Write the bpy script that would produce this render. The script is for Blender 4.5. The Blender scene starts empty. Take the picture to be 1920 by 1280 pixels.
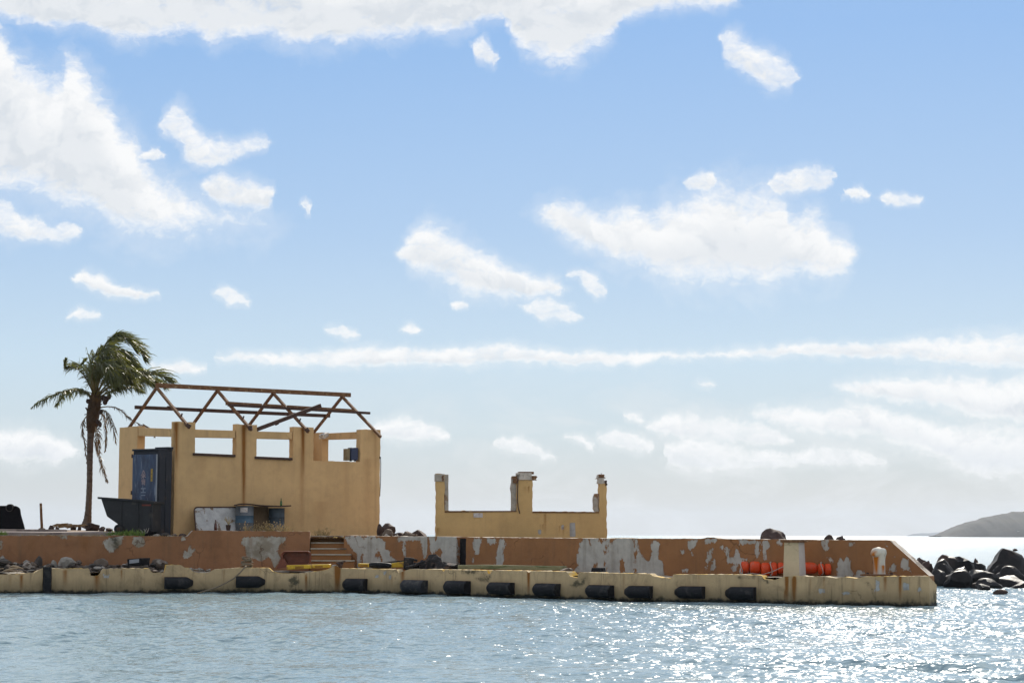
import bpy, math, random
import numpy as np
from mathutils import Vector, Matrix, noise as mnoise

random.seed(7)
rng = np.random.default_rng(11)
R = math.radians
scene = bpy.context.scene
COL = scene.collection

# ------------------------------------------------------------------ camera
EYE = 1.25                      # metres above the water
FPX = 3733.0                    # focal length in pixels of the 1920 px wide photograph
cam_data = bpy.data.cameras.new('camera')
cam_data.sensor_width = 36.0
cam_data.lens = 36.0 * FPX / 1920.0
cam_data.clip_start = 0.2
cam_data.clip_end = 30000.0
cam = bpy.data.objects.new('camera', cam_data)
COL.objects.link(cam)
CAM = (Matrix.Translation((0, 0, EYE)) @ Matrix.Rotation(R(90) + math.atan(362.0 / FPX), 4, 'X')
       @ Matrix.Rotation(R(0.15), 4, 'Z'))
cam.matrix_world = CAM
scene.camera = cam

# ------------------------------------------------------------------ light
SUN_EL, SUN_AZ = 31.0, 10.0     # elevation; azimuth to the right of the view direction
SKY_STRENGTH = 0.06
EXPOSURE = 0.3
HAZE = 0.00007                  # density of the sea air, per metre
sd = Vector((math.sin(R(SUN_AZ)) * math.cos(R(SUN_EL)), math.cos(R(SUN_AZ)) * math.cos(R(SUN_EL)), math.sin(R(SUN_EL))))
sun_data = bpy.data.lights.new('sun', 'SUN')
sun_data.energy = 4.8
sun_data.angle = R(0.5)
sun_data.color = (1.0, 0.93, 0.82)
sun = bpy.data.objects.new('sun', sun_data)
sun.rotation_mode = 'QUATERNION'
sun.rotation_quaternion = sd.to_track_quat('Z', 'Y')
sun.location = (20, 60, 60)
COL.objects.link(sun)

scene.view_settings.view_transform = 'Standard'
scene.view_settings.look = 'None'
scene.view_settings.gamma = 1.0
scene.view_settings.use_curve_mapping = False
scene.view_settings.exposure = EXPOSURE
scene.render.engine = 'CYCLES'
scene.cycles.use_denoising = True
scene.cycles.max_bounces = 6
scene.cycles.volume_bounces = 0
scene.cycles.transparent_max_bounces = 8
scene.cycles.sample_clamp_indirect = 6.0
scene.cycles.sample_clamp_direct = 5.0       # keeps the glints' edges soft
scene.cycles.caustics_reflective = False
scene.cycles.caustics_refractive = False

# ------------------------------------------------------------------ pixel <-> world
ROT = CAM.to_3x3()
CINV = CAM.inverted()

def ray(px, py):
    return ROT @ Vector(((px - 960.0) / FPX, -(py - 640.0) / FPX, -1.0))

def at(px, py, Y):
    """the point at world depth Y that the photograph shows at pixel px, py"""
    d = ray(px, py)
    t = Y / d.y
    return Vector((d.x * t, Y, EYE + d.z * t))

def on_plane(px, py, p, n):
    d = ray(px, py)
    o = Vector((0, 0, EYE))
    t = (Vector(p) - o).dot(n) / d.dot(n)
    return o + d * t

def gx(px, Y):
    """world x of a pixel column at depth Y, at eye height"""
    return at(px, 1000, Y).x

def project(v):
    """n x 3 world points -> n x 2 pixels of the 1920 x 1280 photograph"""
    m = np.array(CINV)
    q = v @ m[:3, :3].T + m[:3, 3]
    return np.stack([960 + FPX * q[:, 0] / -q[:, 2], 640 - FPX * q[:, 1] / -q[:, 2]], 1)

# ------------------------------------------------------------------ node helpers
class NT:
    def __init__(self, tree):
        self.t = tree
        self.t.nodes.clear()
    def n(self, kind, **kw):
        nd = self.t.nodes.new(kind)
        for k, v in kw.items():
            setattr(nd, k, v)
        return nd
    def l(self, a, b):
        self.t.links.new(a, b)
    def put(self, sock, v):
        if hasattr(v, 'is_output') or isinstance(v, bpy.types.NodeSocket):
            self.l(v, sock)
        else:
            sock.default_value = v
    def math(self, op, a, b=0.0, c=None, clamp=False):
        nd = self.n('ShaderNodeMath', operation=op, use_clamp=clamp)
        self.put(nd.inputs[0], a); self.put(nd.inputs[1], b)
        if c is not None:
            self.put(nd.inputs[2], c)
        return nd.outputs[0]
    def vmath(self, op, a, b=None):
        nd = self.n('ShaderNodeVectorMath', operation=op)
        self.put(nd.inputs[0], a)
        if b is not None:
            self.put(nd.inputs[1], b)
        return nd.outputs[1] if op in ('LENGTH', 'DOT_PRODUCT') else nd.outputs[0]
    def mix(self, f, a, b, blend='MIX'):
        nd = self.n('ShaderNodeMix', data_type='RGBA', blend_type=blend)
        self.put(nd.inputs[0], f)
        for s, v in ((nd.inputs[6], a), (nd.inputs[7], b)):
            if isinstance(v, tuple):
                v = tuple(v)[:3] + (1.0,)
            self.put(s, v)
        return nd.outputs[2]
    def noise(self, vec, scale, detail=4.0, rough=0.55, dist=0.0):
        nd = self.n('ShaderNodeTexNoise')
        if vec is not None:
            self.l(vec, nd.inputs['Vector'])
        nd.inputs['Scale'].default_value = scale
        nd.inputs['Detail'].default_value = detail
        nd.inputs['Roughness'].default_value = rough
        nd.inputs['Distortion'].default_value = dist
        return nd.outputs['Fac']
    def ramp(self, v, a, b, smooth=True):
        nd = self.n('ShaderNodeMapRange', interpolation_type='SMOOTHSTEP' if smooth else 'LINEAR')
        nd.clamp = True if not smooth else nd.clamp
        self.put(nd.inputs[0], v)
        self.put(nd.inputs[1], a); self.put(nd.inputs[2], b)
        nd.inputs[3].default_value = 0.0; nd.inputs[4].default_value = 1.0
        return nd.outputs[0]
    def attr(self, name):
        return self.n('ShaderNodeAttribute', attribute_name=name).outputs['Fac']
    def pos(self, scale=(1, 1, 1)):
        g = self.n('ShaderNodeNewGeometry').outputs['Position']
        if scale == (1, 1, 1):
            return g
        return self.vmath('MULTIPLY', g, scale)

# ------------------------------------------------------------------ sky with clouds (world)
world = bpy.data.worlds.new('World')
scene.world = world
world.use_nodes = True
world.cycles.sampling_method = 'MANUAL'
world.cycles.sample_map_resolution = 512
w = NT(world.node_tree)
sky = w.n('ShaderNodeTexSky', sky_type='NISHITA')
sky.sun_disc = False
sky.sun_elevation = R(SUN_EL)
sky.sun_rotation = R(SUN_AZ)
sky.altitude = 0.0
sky.air_density = 1.0
sky.dust_density = 0.6
sky.ozone_density = 1.5
dirv = w.n('ShaderNodeTexCoord').outputs['Generated']
sep = w.n('ShaderNodeSeparateXYZ'); w.l(dirv, sep.inputs[0])
ay = w.math('MAXIMUM', w.math('ABSOLUTE', sep.outputs[1]), 0.02)
U = w.math('DIVIDE', sep.outputs[0], ay)
V = w.math('DIVIDE', sep.outputs[2], ay)
comb = w.n('ShaderNodeCombineXYZ'); w.l(U, comb.inputs[0]); w.l(V, comb.inputs[1])
UV = comb.outputs[0]
# billows: the outlines below are pushed about by two sizes of noise
def wob(scale, amp, det):
    nd = w.n('ShaderNodeTexNoise'); w.l(UV, nd.inputs['Vector'])
    nd.inputs['Scale'].default_value = scale; nd.inputs['Detail'].default_value = det; nd.inputs['Roughness'].default_value = 0.6
    return w.vmath('MULTIPLY', w.vmath('SUBTRACT', nd.outputs['Color'], (0.5, 0.5, 0.5)), (amp, amp * 0.7, 0))
UVw = w.vmath('ADD', UV, w.vmath('ADD', wob(45.0, 0.010, 3), wob(150.0, 0.008, 4)))
sepw = w.n('ShaderNodeSeparateXYZ'); w.l(UVw, sepw.inputs[0])
# clouds as directions: each band holds clouds side by side, a cloud is a list of (x, top, underside) in pixels of the photograph
BANDS = [
 [[(-220,-60,-30),(-130,-60,8),(-40,-60,30),(0,-60,30),(60,-60,42),(120,-60,50),(180,-60,55),(220,-60,78),(250,-60,86),(290,-60,70),(340,-60,58),(370,-60,62),(400,-60,84),(440,-60,70),(500,-60,72),(540,-60,82),(600,-60,86),(640,-60,88),(680,-60,75),(740,-60,72),(800,-60,60),(860,-60,60),(910,-60,40),(945,-60,34),(965,-60,80),(990,-60,100),(1040,-60,116),(1080,-60,118),(1100,-60,95),(1150,-60,74),(1175,-60,35),(1230,-60,20),(1290,-60,12),(1370,-60,12),(1400,-60,-15)]],
 [[(-220,215,240),(-150,110,290),(-90,60,330),(-40,20,352),(0,48,358),(15,72,360),(25,105,362),(50,118,362),(65,138,364),(90,148,386),(112,140,395),(120,112,394),(140,110,390),(152,135,392),(165,135,396),(180,160,405),(200,190,420),(215,225,432),(225,240,438),(250,255,442),(262,285,444),(285,310,446),(310,338,443),(345,355,439),(365,372,436),(400,378,430),(440,392,429),(470,404,430),(505,424,430)]],
 [[(-10,362,440),(15,368,448),(40,402,450),(70,402,448),(95,424,455),(120,408,455),(152,430,444)],[(1062,510,520),(1078,504,520),(1095,506,535),(1120,522,556),(1138,540,558)],[(298,225,250),(320,200,250),(335,193,270),(350,212,300),(365,242,318),(390,262,318),(420,260,306),(450,264,290),(480,257,284),(505,257,276)],
  [(1280,336,345),(1290,325,352),(1312,318,355),(1340,328,352),(1350,342,346)],[(1440,346,356),(1460,325,368),(1500,315,365),(1530,312,356),(1562,318,345),(1570,330,336)],[(1576,358,364),(1605,349,377),(1634,360,370)],[(1648,368,374),(1670,359,386),(1700,361,385),(1732,372,383)]],
 [[(374,346,356),(400,330,380),(415,321,390),(440,328,395),(470,340,395),(500,350,392),(514,356,366)],
  [(748,470,480),(765,448,505),(780,424,510),(800,418,515),(830,434,525),(860,450,540),(900,470,555),(940,490,558),(980,510,560),(1010,520,558),(1040,520,560),(1060,535,554)]],
 [[(136,520,530),(160,505,535),(185,510,550),(220,530,553),(260,540,561),(300,549,557)],
  [(1005,394,402),(1020,384,420),(1045,379,440),(1080,384,460),(1115,398,475),(1150,394,490),(1180,384,495),(1200,390,492),(1225,398,512),(1245,384,522),(1252,372,526),(1300,370,529),(1320,357,529),(1345,345,528),(1380,349,526),(1400,364,530),(1420,358,530),(1450,355,530),(1470,365,522),(1480,398,519),(1495,409,517),(1515,397,517),(1535,405,526),(1560,428,528),(1590,450,520),(1606,458,490)]],
 [[(120,584,592),(155,575,599),(192,587,595)],[(258,290,298),(285,275,300),(308,282,292)],[(396,544,550),(420,536,562),(440,550,573),(468,567,573)],[(558,380,386),(572,379,402),(584,392,402)],[(608,613,619),(640,611,635),(670,625,632)],[(748,612,618),(770,606,628),(790,612,620)],[(846,566,572),(862,561,579),(878,569,575)],
  [(972,570,577),(1000,561,586),(1030,559,601),(1065,574,601),(1087,590,598)],[(1348,60,84),(1354,54,102),(1370,57,116),(1390,68,130),(1410,84,146),(1430,84,160),(1450,94,166),(1480,114,166),(1494,132,156)]],
 [[(278,683,691),(335,677,699),(392,686,694)],[(400,667,674),(450,661,679),(560,657,683),(640,655,685),(700,649,687),(760,651,685),(860,651,684),(930,647,685),(1000,651,683),(1080,657,685),(1160,659,681),(1240,661,675),(1310,662,672),(1370,656,674),(1440,651,671),(1500,644,669),(1570,640,669),(1640,641,673),(1720,635,681),(1800,629,685),(1920,623,687),(2000,619,689),(2120,640,672)]],
 [[(-150,826,836),(-90,806,846),(-40,800,850),(0,804,858),(40,801,867),(80,809,869),(120,824,867),(148,838,850)],[(676,800,810),(720,787,821),(750,775,826),(800,789,829),(844,812,826)],[(1300,716,719),(1325,713,727),(1345,718,723)],[(1556,721,727),(1590,717,741),(1640,714,749),(1700,707,756),(1740,701,761),(1790,703,768),(1830,711,780),(1870,717,785),(1920,705,795),(2000,700,800),(2120,745,768)]],
 [[(1064,814,823),(1090,810,830),(1112,828,842)],[(1168,775,784),(1190,773,788),(1212,788,796)],[(1398,767,779),(1440,765,788),(1500,759,802),(1545,768,817),(1580,751,816),(1610,749,814),(1660,764,826),(1720,769,842),(1760,788,860),(1810,798,885),(1920,788,905),(2000,788,905),(2120,835,860)]],
 [[(884,76,92),(900,66,114),(925,92,123),(936,104,116)],[(1210,798,807),(1250,777,817),(1290,770,824),(1330,783,827),(1370,783,832),(1420,788,834),(1484,815,830)]],
 [[(920,825,836),(980,819,852),(1036,850,862)],[(1116,812,822),(1150,804,837),(1190,814,847),(1228,836,852)],[(1250,834,878),(1320,811,884),(1400,834,882),(1480,845,872),(1520,838,872),(1590,836,870),(1668,860,880)]],
]
BW = [1.0, 1.05, .50, .85, 1.05, .50, .72, .82, .84, .68, .55]
KU = 1200.0 / FPX                      # curve inputs and outputs in units of 1200 pixels
cU = w.n('ShaderNodeCombineXYZ')
u_ = w.math('DIVIDE', sepw.outputs[0], KU)
for i_ in range(3):
    w.l(u_, cU.inputs[i_])
v_ = w.math('DIVIDE', sepw.outputs[1], KU)
f = None
dep = None
for band, bw in zip(BANDS, BW):
    vc = w.n('ShaderNodeVectorCurve')
    w.l(cU.outputs[0], vc.inputs['Vector'])
    mpn = vc.mapping
    mpn.use_clip = False
    pts = [[], [], []]
    for cl in sorted(band):
        th = max(q[2] - max(q[1], -10) for q in cl)
        prv = max([c_[-1][0] for c_ in band if c_[-1][0] < cl[0][0]], default=cl[0][0] - 400)
        nxt = min([c_[0][0] for c_ in band if c_[0][0] > cl[-1][0]], default=cl[-1][0] + 400)
        gl, gr = min(60, (cl[0][0] - prv) * .45), min(60, (nxt - cl[-1][0]) * .45)
        rows_ = [(cl[0][0] - gl, .05), (cl[0][0] - min(3, gl * .5), .004)] + [(q[0], q) for q in cl] + [(cl[-1][0] + min(3, gr * .5), .004), (cl[-1][0] + gr, .05)]
        for x_, q in rows_:
            gap = q if isinstance(q, float) else None
            q0 = q if gap is None else (cl[0] if x_ < cl[0][0] else cl[-1])
            d_ = ray(x_, (q0[1] + q0[2]) / 2)
            xx = d_.x / d_.y / KU
            dt, db = ray(x_, q0[1]), ray(x_, q0[2])
            t_, b_ = dt.z / dt.y / KU, db.z / db.y / KU
            if gap is not None:
                m_ = (t_ + b_) / 2; t_, b_ = m_ - gap, m_ + gap
            lt = max(0.45 * th, min(th, q0[2] - max(q0[1], -10)), 9)
            k_ = min(1.0, max(0.16, 9.0 / (0.36 * lt)))
            pts[0].append((xx, t_)); pts[1].append((xx, b_)); pts[2].append((xx, k_))
    for ci in range(3):
        cv = mpn.curves[ci]
        P_ = [(max(-0.999, x_), max(-1, min(1, y_))) for x_, y_ in sorted(pts[ci])]
        lo_, hi_ = ((-0.9, 0.9) if ci < 2 else (P_[0][1], P_[-1][1]))
        ends = {0: (-0.9, -0.9), 1: (0.9, 0.9), 2: (P_[0][1], P_[-1][1])}[ci]
        if P_[0][0] > -0.99:
            P_ = [(-1, ends[0]), (P_[0][0] - 0.002, ends[0])] + P_
        if P_[-1][0] < 0.99:
            P_ = P_ + [(P_[-1][0] + 0.002, ends[1]), (1, ends[1])]
        P_[0] = (-1.0, P_[0][1])
        while len(cv.points) < len(P_):
            cv.points.new(0, 0)
        for pt, (x_, y_) in zip(cv.points, P_):
            pt.location = (x_, y_); pt.handle_type = 'VECTOR'
    mpn.update()
    sx = w.n('ShaderNodeSeparateXYZ'); w.l(vc.outputs[0], sx.inputs[0])
    kk = w.math('MULTIPLY', sx.outputs[2], 1200.0 / 9.0)
    tt = w.math('SUBTRACT', sx.outputs[0], v_)
    dd = w.math('MULTIPLY', w.math('MINIMUM', tt, w.math('SUBTRACT', v_, sx.outputs[1])), kk)
    gg = w.math('MINIMUM', w.math('MULTIPLY', tt, kk), w.math('MULTIPLY', dd, 6.0))      # depth below the cloud's crown
    dep = gg if dep is None else w.math('MAXIMUM', dep, gg)
    dd = w.math('MINIMUM', dd, bw)
    f = dd if f is None else w.math('MAXIMUM', f, dd)
f = w.math('MAXIMUM', f, -1.5)
# generic cumulus outside the photographed part of the sky, by direction
gen = w.noise(w.vmath('MULTIPLY', dirv, (1.0, 1.0, 2.2)), 3.2, 6, 0.58)
fgen = w.math('MULTIPLY_ADD', gen, 5.0, -2.05)  # added unseen cloud cover, raised to make the skylight whiter
outside = w.math('MAXIMUM', w.ramp(w.math('ABSOLUTE', U), 0.27, 0.36), w.ramp(V, 0.28, 0.34))
mxf = w.n('ShaderNodeMix', data_type='FLOAT')
w.l(outside, mxf.inputs[0]); w.l(f, mxf.inputs[2]); w.l(fgen, mxf.inputs[3])
f = mxf.outputs[0]
uvs = w.vmath('MULTIPLY', UVw, (1.0, 1.3, 1.0))
n1 = w.noise(uvs, 26.0, 8, 0.62, 0.6)
n1up = w.noise(w.vmath('ADD', uvs, (0.004, 0.0095, 0)), 26.0, 8, 0.62, 0.6)
n2 = w.noise(uvs, 75.0, 6, 0.62, 0.3)
n3 = w.noise(w.vmath('MULTIPLY', UV, (1.0, 1.6, 1.0)), 120.0, 9, 0.70, 0.7)
nn = w.math('ADD', w.math('MULTIPLY_ADD', n1, 1.9, -0.90), w.math('MULTIPLY_ADD', n2, 1.3, -0.65))
dens = w.math('ADD', w.math('ADD', w.math('MULTIPLY', f, 1.45), nn), w.math('MULTIPLY_ADD', n3, 2.2, -1.15))
body = w.math('POWER', w.ramp(dens, -0.30, 1.15, False), 0.85)
veil = w.math('MULTIPLY', w.ramp(w.math('ADD', f, w.math('MULTIPLY_ADD', n2, 2.4, -1.2)), -1.25, 0.5), 0.26)
alpha = w.math('MAXIMUM', body, veil)
low = w.math('ADD', w.math('MULTIPLY', f, 1.45), w.math('MULTIPLY_ADD', n1, 1.9, -0.90))
core = w.ramp(low, 0.35, 1.35)
shade = w.ramp(w.math('SUBTRACT', n1up, n1), -0.04, 0.12)
vv = w.noise(uvs, 13.0, 3, 0.5, 0.6)
base = w.ramp(w.math('ADD', dep, w.math('MULTIPLY_ADD', vv, 2.6, -1.3)), 0.75, 2.3)
greyf = w.math('MULTIPLY', core, w.math('ADD', w.math('MULTIPLY', shade, 0.40), w.math('MULTIPLY', base, 0.62)), clamp=True)
lit = 1.0 / (SKY_STRENGTH * 2 ** EXPOSURE)
ccol = w.mix(w.math('MULTIPLY', greyf, 0.85), (0.985 * lit, 0.985 * lit, 0.98 * lit), (0.68 * lit, 0.725 * lit, 0.775 * lit))
# broken thin cloud low over the sea
lown = w.noise(w.vmath('MULTIPLY', UV, (1.0, 2.4, 1.0)), 20.0, 8, 0.64, 0.6)
lowm = w.math('MULTIPLY', w.math('MULTIPLY', w.ramp(V, 0.098, 0.045), w.ramp(lown, 0.42, 0.66)), w.ramp(U, -0.14, 0.04))
# maritime haze whitens the clear sky towards the horizon
el = sep.outputs[2]
ramp = w.n('ShaderNodeValToRGB'); w.l(el, ramp.inputs[0])
STOPS = [(0.0, (0.57, 0.59, 0.59)), (0.022, (0.585, 0.625, 0.64)), (0.05, (0.59, 0.70, 0.77)), (0.085, (0.56, 0.72, 0.86)), (0.15, (0.41, 0.60, 0.86)), (0.25, (0.27, 0.49, 0.85)), (0.5, (0.20, 0.38, 0.74)), (1.0, (0.12, 0.26, 0.60))]
cr = ramp.color_ramp
while len(cr.elements) < len(STOPS):
    cr.elements.new(0.5)
for e_, (p_, c_) in zip(cr.elements, STOPS):
    e_.position = p_; e_.color = c_ + (1,)
grad = w.vmath('MULTIPLY', ramp.outputs[0], (lit, lit, lit))
clear = w.mix(0.90, sky.outputs[0], grad)
skyc = w.mix(w.math('MULTIPLY', lowm, 0.35), clear, (0.86 * lit, 0.865 * lit, 0.86 * lit))
final = w.mix(w.math('MULTIPLY', alpha, 0.96), skyc, ccol)
bg = w.n('ShaderNodeBackground'); w.l(final, bg.inputs[0]); bg.inputs[1].default_value = SKY_STRENGTH
wo = w.n('ShaderNodeOutputWorld'); w.l(bg.outputs[0], wo.inputs[0])

# ------------------------------------------------------------------ mesh helpers
def props(o, label=None, cat=None, group=None, kind=None):
    for k, v in (('label', label), ('category', cat), ('group', group), ('kind', kind)):
        if v:
            o[k] = v
    return o

def wloc(o):
    v = Vector(o.location)
    while o.parent is not None:
        o = o.parent
        v = v + Vector(o.location)
    return v

def thing(name, label, cat, loc, group=None):
    o = bpy.data.objects.new(name, None)
    o.empty_display_size = 0.1
    COL.objects.link(o)
    o.location = loc
    return props(o, label, cat, group)

class MB:
    """collects faces in world coordinates; build() links them as ONE mesh object"""
    def __init__(self):
        self.v, self.f, self.mi, self.cur = [], [], [], 0
    def add(self, verts, faces):
        b = len(self.v)
        self.v += [tuple(p) for p in verts]
        for fc in faces:
            self.f.append(tuple(i + b for i in fc)); self.mi.append(self.cur)
        return self
    def hexa(self, a, b):
        """two quads (each 4 points, same order) joined into a solid"""
        return self.add(list(a) + list(b), [(3, 2, 1, 0), (4, 5, 6, 7), (0, 1, 5, 4), (1, 2, 6, 5), (2, 3, 7, 6), (3, 0, 4, 7)])
    def box(self, c, size, rot=None, taper=1.0):
        sx, sy, sz = (s / 2 for s in size)
        m = rot if rot is not None else Matrix.Identity(3)
        c = Vector(c)
        lo = [(-sx, -sy, -sz), (sx, -sy, -sz), (sx, sy, -sz), (-sx, sy, -sz)]
        hi = [(-sx * taper, -sy * taper, sz), (sx * taper, -sy * taper, sz), (sx * taper, sy * taper, sz), (-sx * taper, sy * taper, sz)]
        return self.hexa([c + m @ Vector(p) for p in lo], [c + m @ Vector(p) for p in hi])
    def bar(self, a, b, wd, ht, up=Vector((0, 0, 1))):
        a, b = Vector(a), Vector(b)
        d = (b - a).normalized()
        s = d.cross(up)
        if s.length < 1e-4:
            s = d.cross(Vector((0, 1, 0)))
        s.normalize(); u = s.cross(d).normalized()
        q = [s * wd / 2 + u * ht / 2, -s * wd / 2 + u * ht / 2, -s * wd / 2 - u * ht / 2, s * wd / 2 - u * ht / 2]
        return self.hexa([a + k for k in q], [b + k for k in q])
    def tube(self, path, radii, n=8, caps=True):
        path = [Vector(p) for p in path]
        if not hasattr(radii, '__len__'):
            radii = [radii] * len(path)
        vs, fs = [], []
        ref = None
        for i, p in enumerate(path):
            t = (path[min(i + 1, len(path) - 1)] - path[max(i - 1, 0)]).normalized()
            if ref is None:
                ref = t.orthogonal().normalized()
            ref = (ref - t * ref.dot(t))
            if ref.length < 1e-5:
                ref = t.orthogonal()
            ref.normalize()
            bn = t.cross(ref)
            for k in range(n):
                a = 2 * math.pi * k / n
                vs.append(p + (ref * math.cos(a) + bn * math.sin(a)) * radii[i])
        for i in range(len(path) - 1):
            for k in range(n):
                k2 = (k + 1) % n
                fs.append((i * n + k, i * n + k2, (i + 1) * n + k2, (i + 1) * n + k))
        if caps:
            fs.append(tuple(range(n - 1, -1, -1)))
            fs.append(tuple(range((len(path) - 1) * n, len(path) * n)))
        return self.add(vs, fs)
    def prism(self, poly, off):
        """a flat world-space polygon swept along the vector off"""
        n = len(poly)
        off = Vector(off)
        vs = [Vector(p) for p in poly] + [Vector(p) + off for p in poly]
        fs = [tuple(range(n - 1, -1, -1)), tuple(range(n, 2 * n))]
        fs += [(i, (i + 1) % n, n + (i + 1) % n, n + i) for i in range(n)]
        return self.add(vs, fs)
    def build(self, name, mats, parent=None, smooth=False, bevel=0.0, angle=None):
        off = wloc(parent) if parent is not None else Vector((0, 0, 0))
        me = bpy.data.meshes.new(name)
        me.from_pydata([(x - off.x, y - off.y, z - off.z) for x, y, z in self.v], [], self.f)
        for m in (mats if isinstance(mats, (list, tuple)) else [mats]):
            me.materials.append(m)
        if any(self.mi):
            me.polygons.foreach_set('material_index', self.mi)
        me.update()
        o = bpy.data.objects.new(name, me)
        COL.objects.link(o)
        if parent is not None:
            o.parent = parent
        if smooth:
            me.polygons.foreach_set('use_smooth', [True] * len(me.polygons))
            if angle:
                me.set_sharp_from_angle(angle=R(angle))
        if bevel > 0:
            md = o.modifiers.new('bevel', 'BEVEL')
            md.width = bevel; md.segments = 2; md.limit_method = 'ANGLE'; md.angle_limit = R(35)
        fix_normals(me)
        return o

def fix_normals(me):
    import bmesh
    bm = bmesh.new(); bm.from_mesh(me)
    bmesh.ops.recalc_face_normals(bm, faces=bm.faces)
    bm.to_mesh(me); bm.free()

def solo(mb, name, mat, label, cat, base, group=None, **kw):
    """a thing that is one mesh, its origin at its base"""
    holder = type('h', (), {})()
    off = Vector(base)
    mb.v = [(x - off.x, y - off.y, z - off.z) for x, y, z in mb.v]
    o = mb.build(name, mat, None, **kw)
    o.location = off
    return props(o, label, cat, group)

# ---- painted fields (paint patches, rust, moss) kept as point attributes
def poly_field(pix, polys, soft):
    """0..1 at each pixel point: above 0.5 inside any polygon, falling off over soft pixels at its edge"""
    out = np.zeros(len(pix))
    for poly in polys:
        P = np.array(poly, float)
        lo, hi = P.min(0) - soft, P.max(0) + soft
        sel = np.where((pix[:, 0] > lo[0]) & (pix[:, 0] < hi[0]) & (pix[:, 1] > lo[1]) & (pix[:, 1] < hi[1]))[0]
        if len(sel) == 0:
            continue
        q = pix[sel]
        ins = np.zeros(len(q), bool); dist = np.full(len(q), 1e9)
        for i in range(len(P)):
            a, b = P[i], P[(i + 1) % len(P)]
            cond = ((a[1] > q[:, 1]) != (b[1] > q[:, 1]))
            with np.errstate(divide='ignore', invalid='ignore'):
                xi = (b[0] - a[0]) * (q[:, 1] - a[1]) / (b[1] - a[1] + 1e-12) + a[0]
            ins ^= cond & (q[:, 0] < xi)
            ab = b - a
            t = np.clip(((q - a) @ ab) / (ab @ ab + 1e-9), 0, 1)
            dist = np.minimum(dist, np.linalg.norm(q - (a + t[:, None] * ab), axis=1))
        sdv = np.where(ins, dist, -dist)
        out[sel] = np.maximum(out[sel], np.clip(0.5 + 0.5 * sdv / soft, 0, 1))
    return out

def world_verts(o):
    me = o.data
    v = np.empty(len(me.vertices) * 3)
    me.vertices.foreach_get('co', v)
    v = v.reshape(-1, 3)
    return v + np.array(wloc(o))

def paint(o, name, add, sub=(), soft=4.0):
    pix = project(world_verts(o))
    fld = poly_field(pix, add, soft)
    if len(sub):
        fld = np.minimum(fld, 1 - poly_field(pix, sub, soft))
    a = o.data.attributes.get(name) or o.data.attributes.new(name, 'FLOAT', 'POINT')
    a.data.foreach_set('value', fld.astype(np.float32))

def streaks(o, name, items):
    """vertical runs: (px, half width, y top, y bottom, strength), fading downwards"""
    pix = project(world_verts(o))
    fld = np.zeros(len(pix))
    for (x, hw, y0, y1, s) in items:
        t = (pix[:, 1] - y0) / (y1 - y0)
        inside = np.clip((t + 0.02) * 40, 0, 1) * np.clip(1 - t, 0, 1) ** 0.6
        fld = np.maximum(fld, s * np.exp(-((pix[:, 0] - x) / hw) ** 2) * np.where((t > -0.03) & (t < 1), inside, 0))
    a = o.data.attributes.get(name) or o.data.attributes.new(name, 'FLOAT', 'POINT')
    a.data.foreach_set('value', fld.astype(np.float32))

# ------------------------------------------------------------------ materials
def new_mat(name):
    m = bpy.data.materials.new(name)
    m.use_nodes = True
    t = NT(m.node_tree)
    b = t.n('ShaderNodeBsdfPrincipled')
    o = t.n('ShaderNodeOutputMaterial')
    t.l(b.outputs[0], o.inputs[0])
    return m, t, b

def bump(t, b, h, strength, dist):
    bp = t.n('ShaderNodeBump')
    bp.inputs['Strength'].default_value = strength
    bp.inputs['Distance'].default_value = dist
    t.l(h, bp.inputs['Height'])
    t.l(bp.outputs[0], b.inputs['Normal'])

def plain(name, col, rough=0.8, var=0.35, scale=7.0, bmp=0.4, metal=0.0, second=None, sec_amt=0.5, sec_scale=3.0, spec=0.3, stretch=(1, 1, 1)):
    """weathered single-colour surface: two scales of mottling, optional second colour in patches, fine relief"""
    m, t, b = new_mat(name)
    p = t.pos(stretch)
    n1 = t.noise(p, scale, 6, 0.62)
    n2 = t.noise(p, scale * 6.3, 4, 0.6)
    k = t.math('ADD', t.math('MULTIPLY', n1, 0.65), t.math('MULTIPLY', n2, 0.35))
    lo = tuple(c * (1 - var) for c in col); hi = tuple(min(1, c * (1 + var)) for c in col)
    c = t.mix(t.ramp(k, 0.3, 0.7, False), lo, hi)
    if second:
        s = t.noise(p, sec_scale, 7, 0.65, 0.4)
        c = t.mix(t.ramp(s, 0.62 - 0.3 * sec_amt, 0.70 - 0.3 * sec_amt), c, second)
    t.l(c, b.inputs['Base Color'])
    b.inputs['Roughness'].default_value = rough
    b.inputs['Metallic'].default_value = metal
    b.inputs['Specular IOR Level'].default_value = spec
    bump(t, b, k, bmp, 0.02)
    return m

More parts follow.
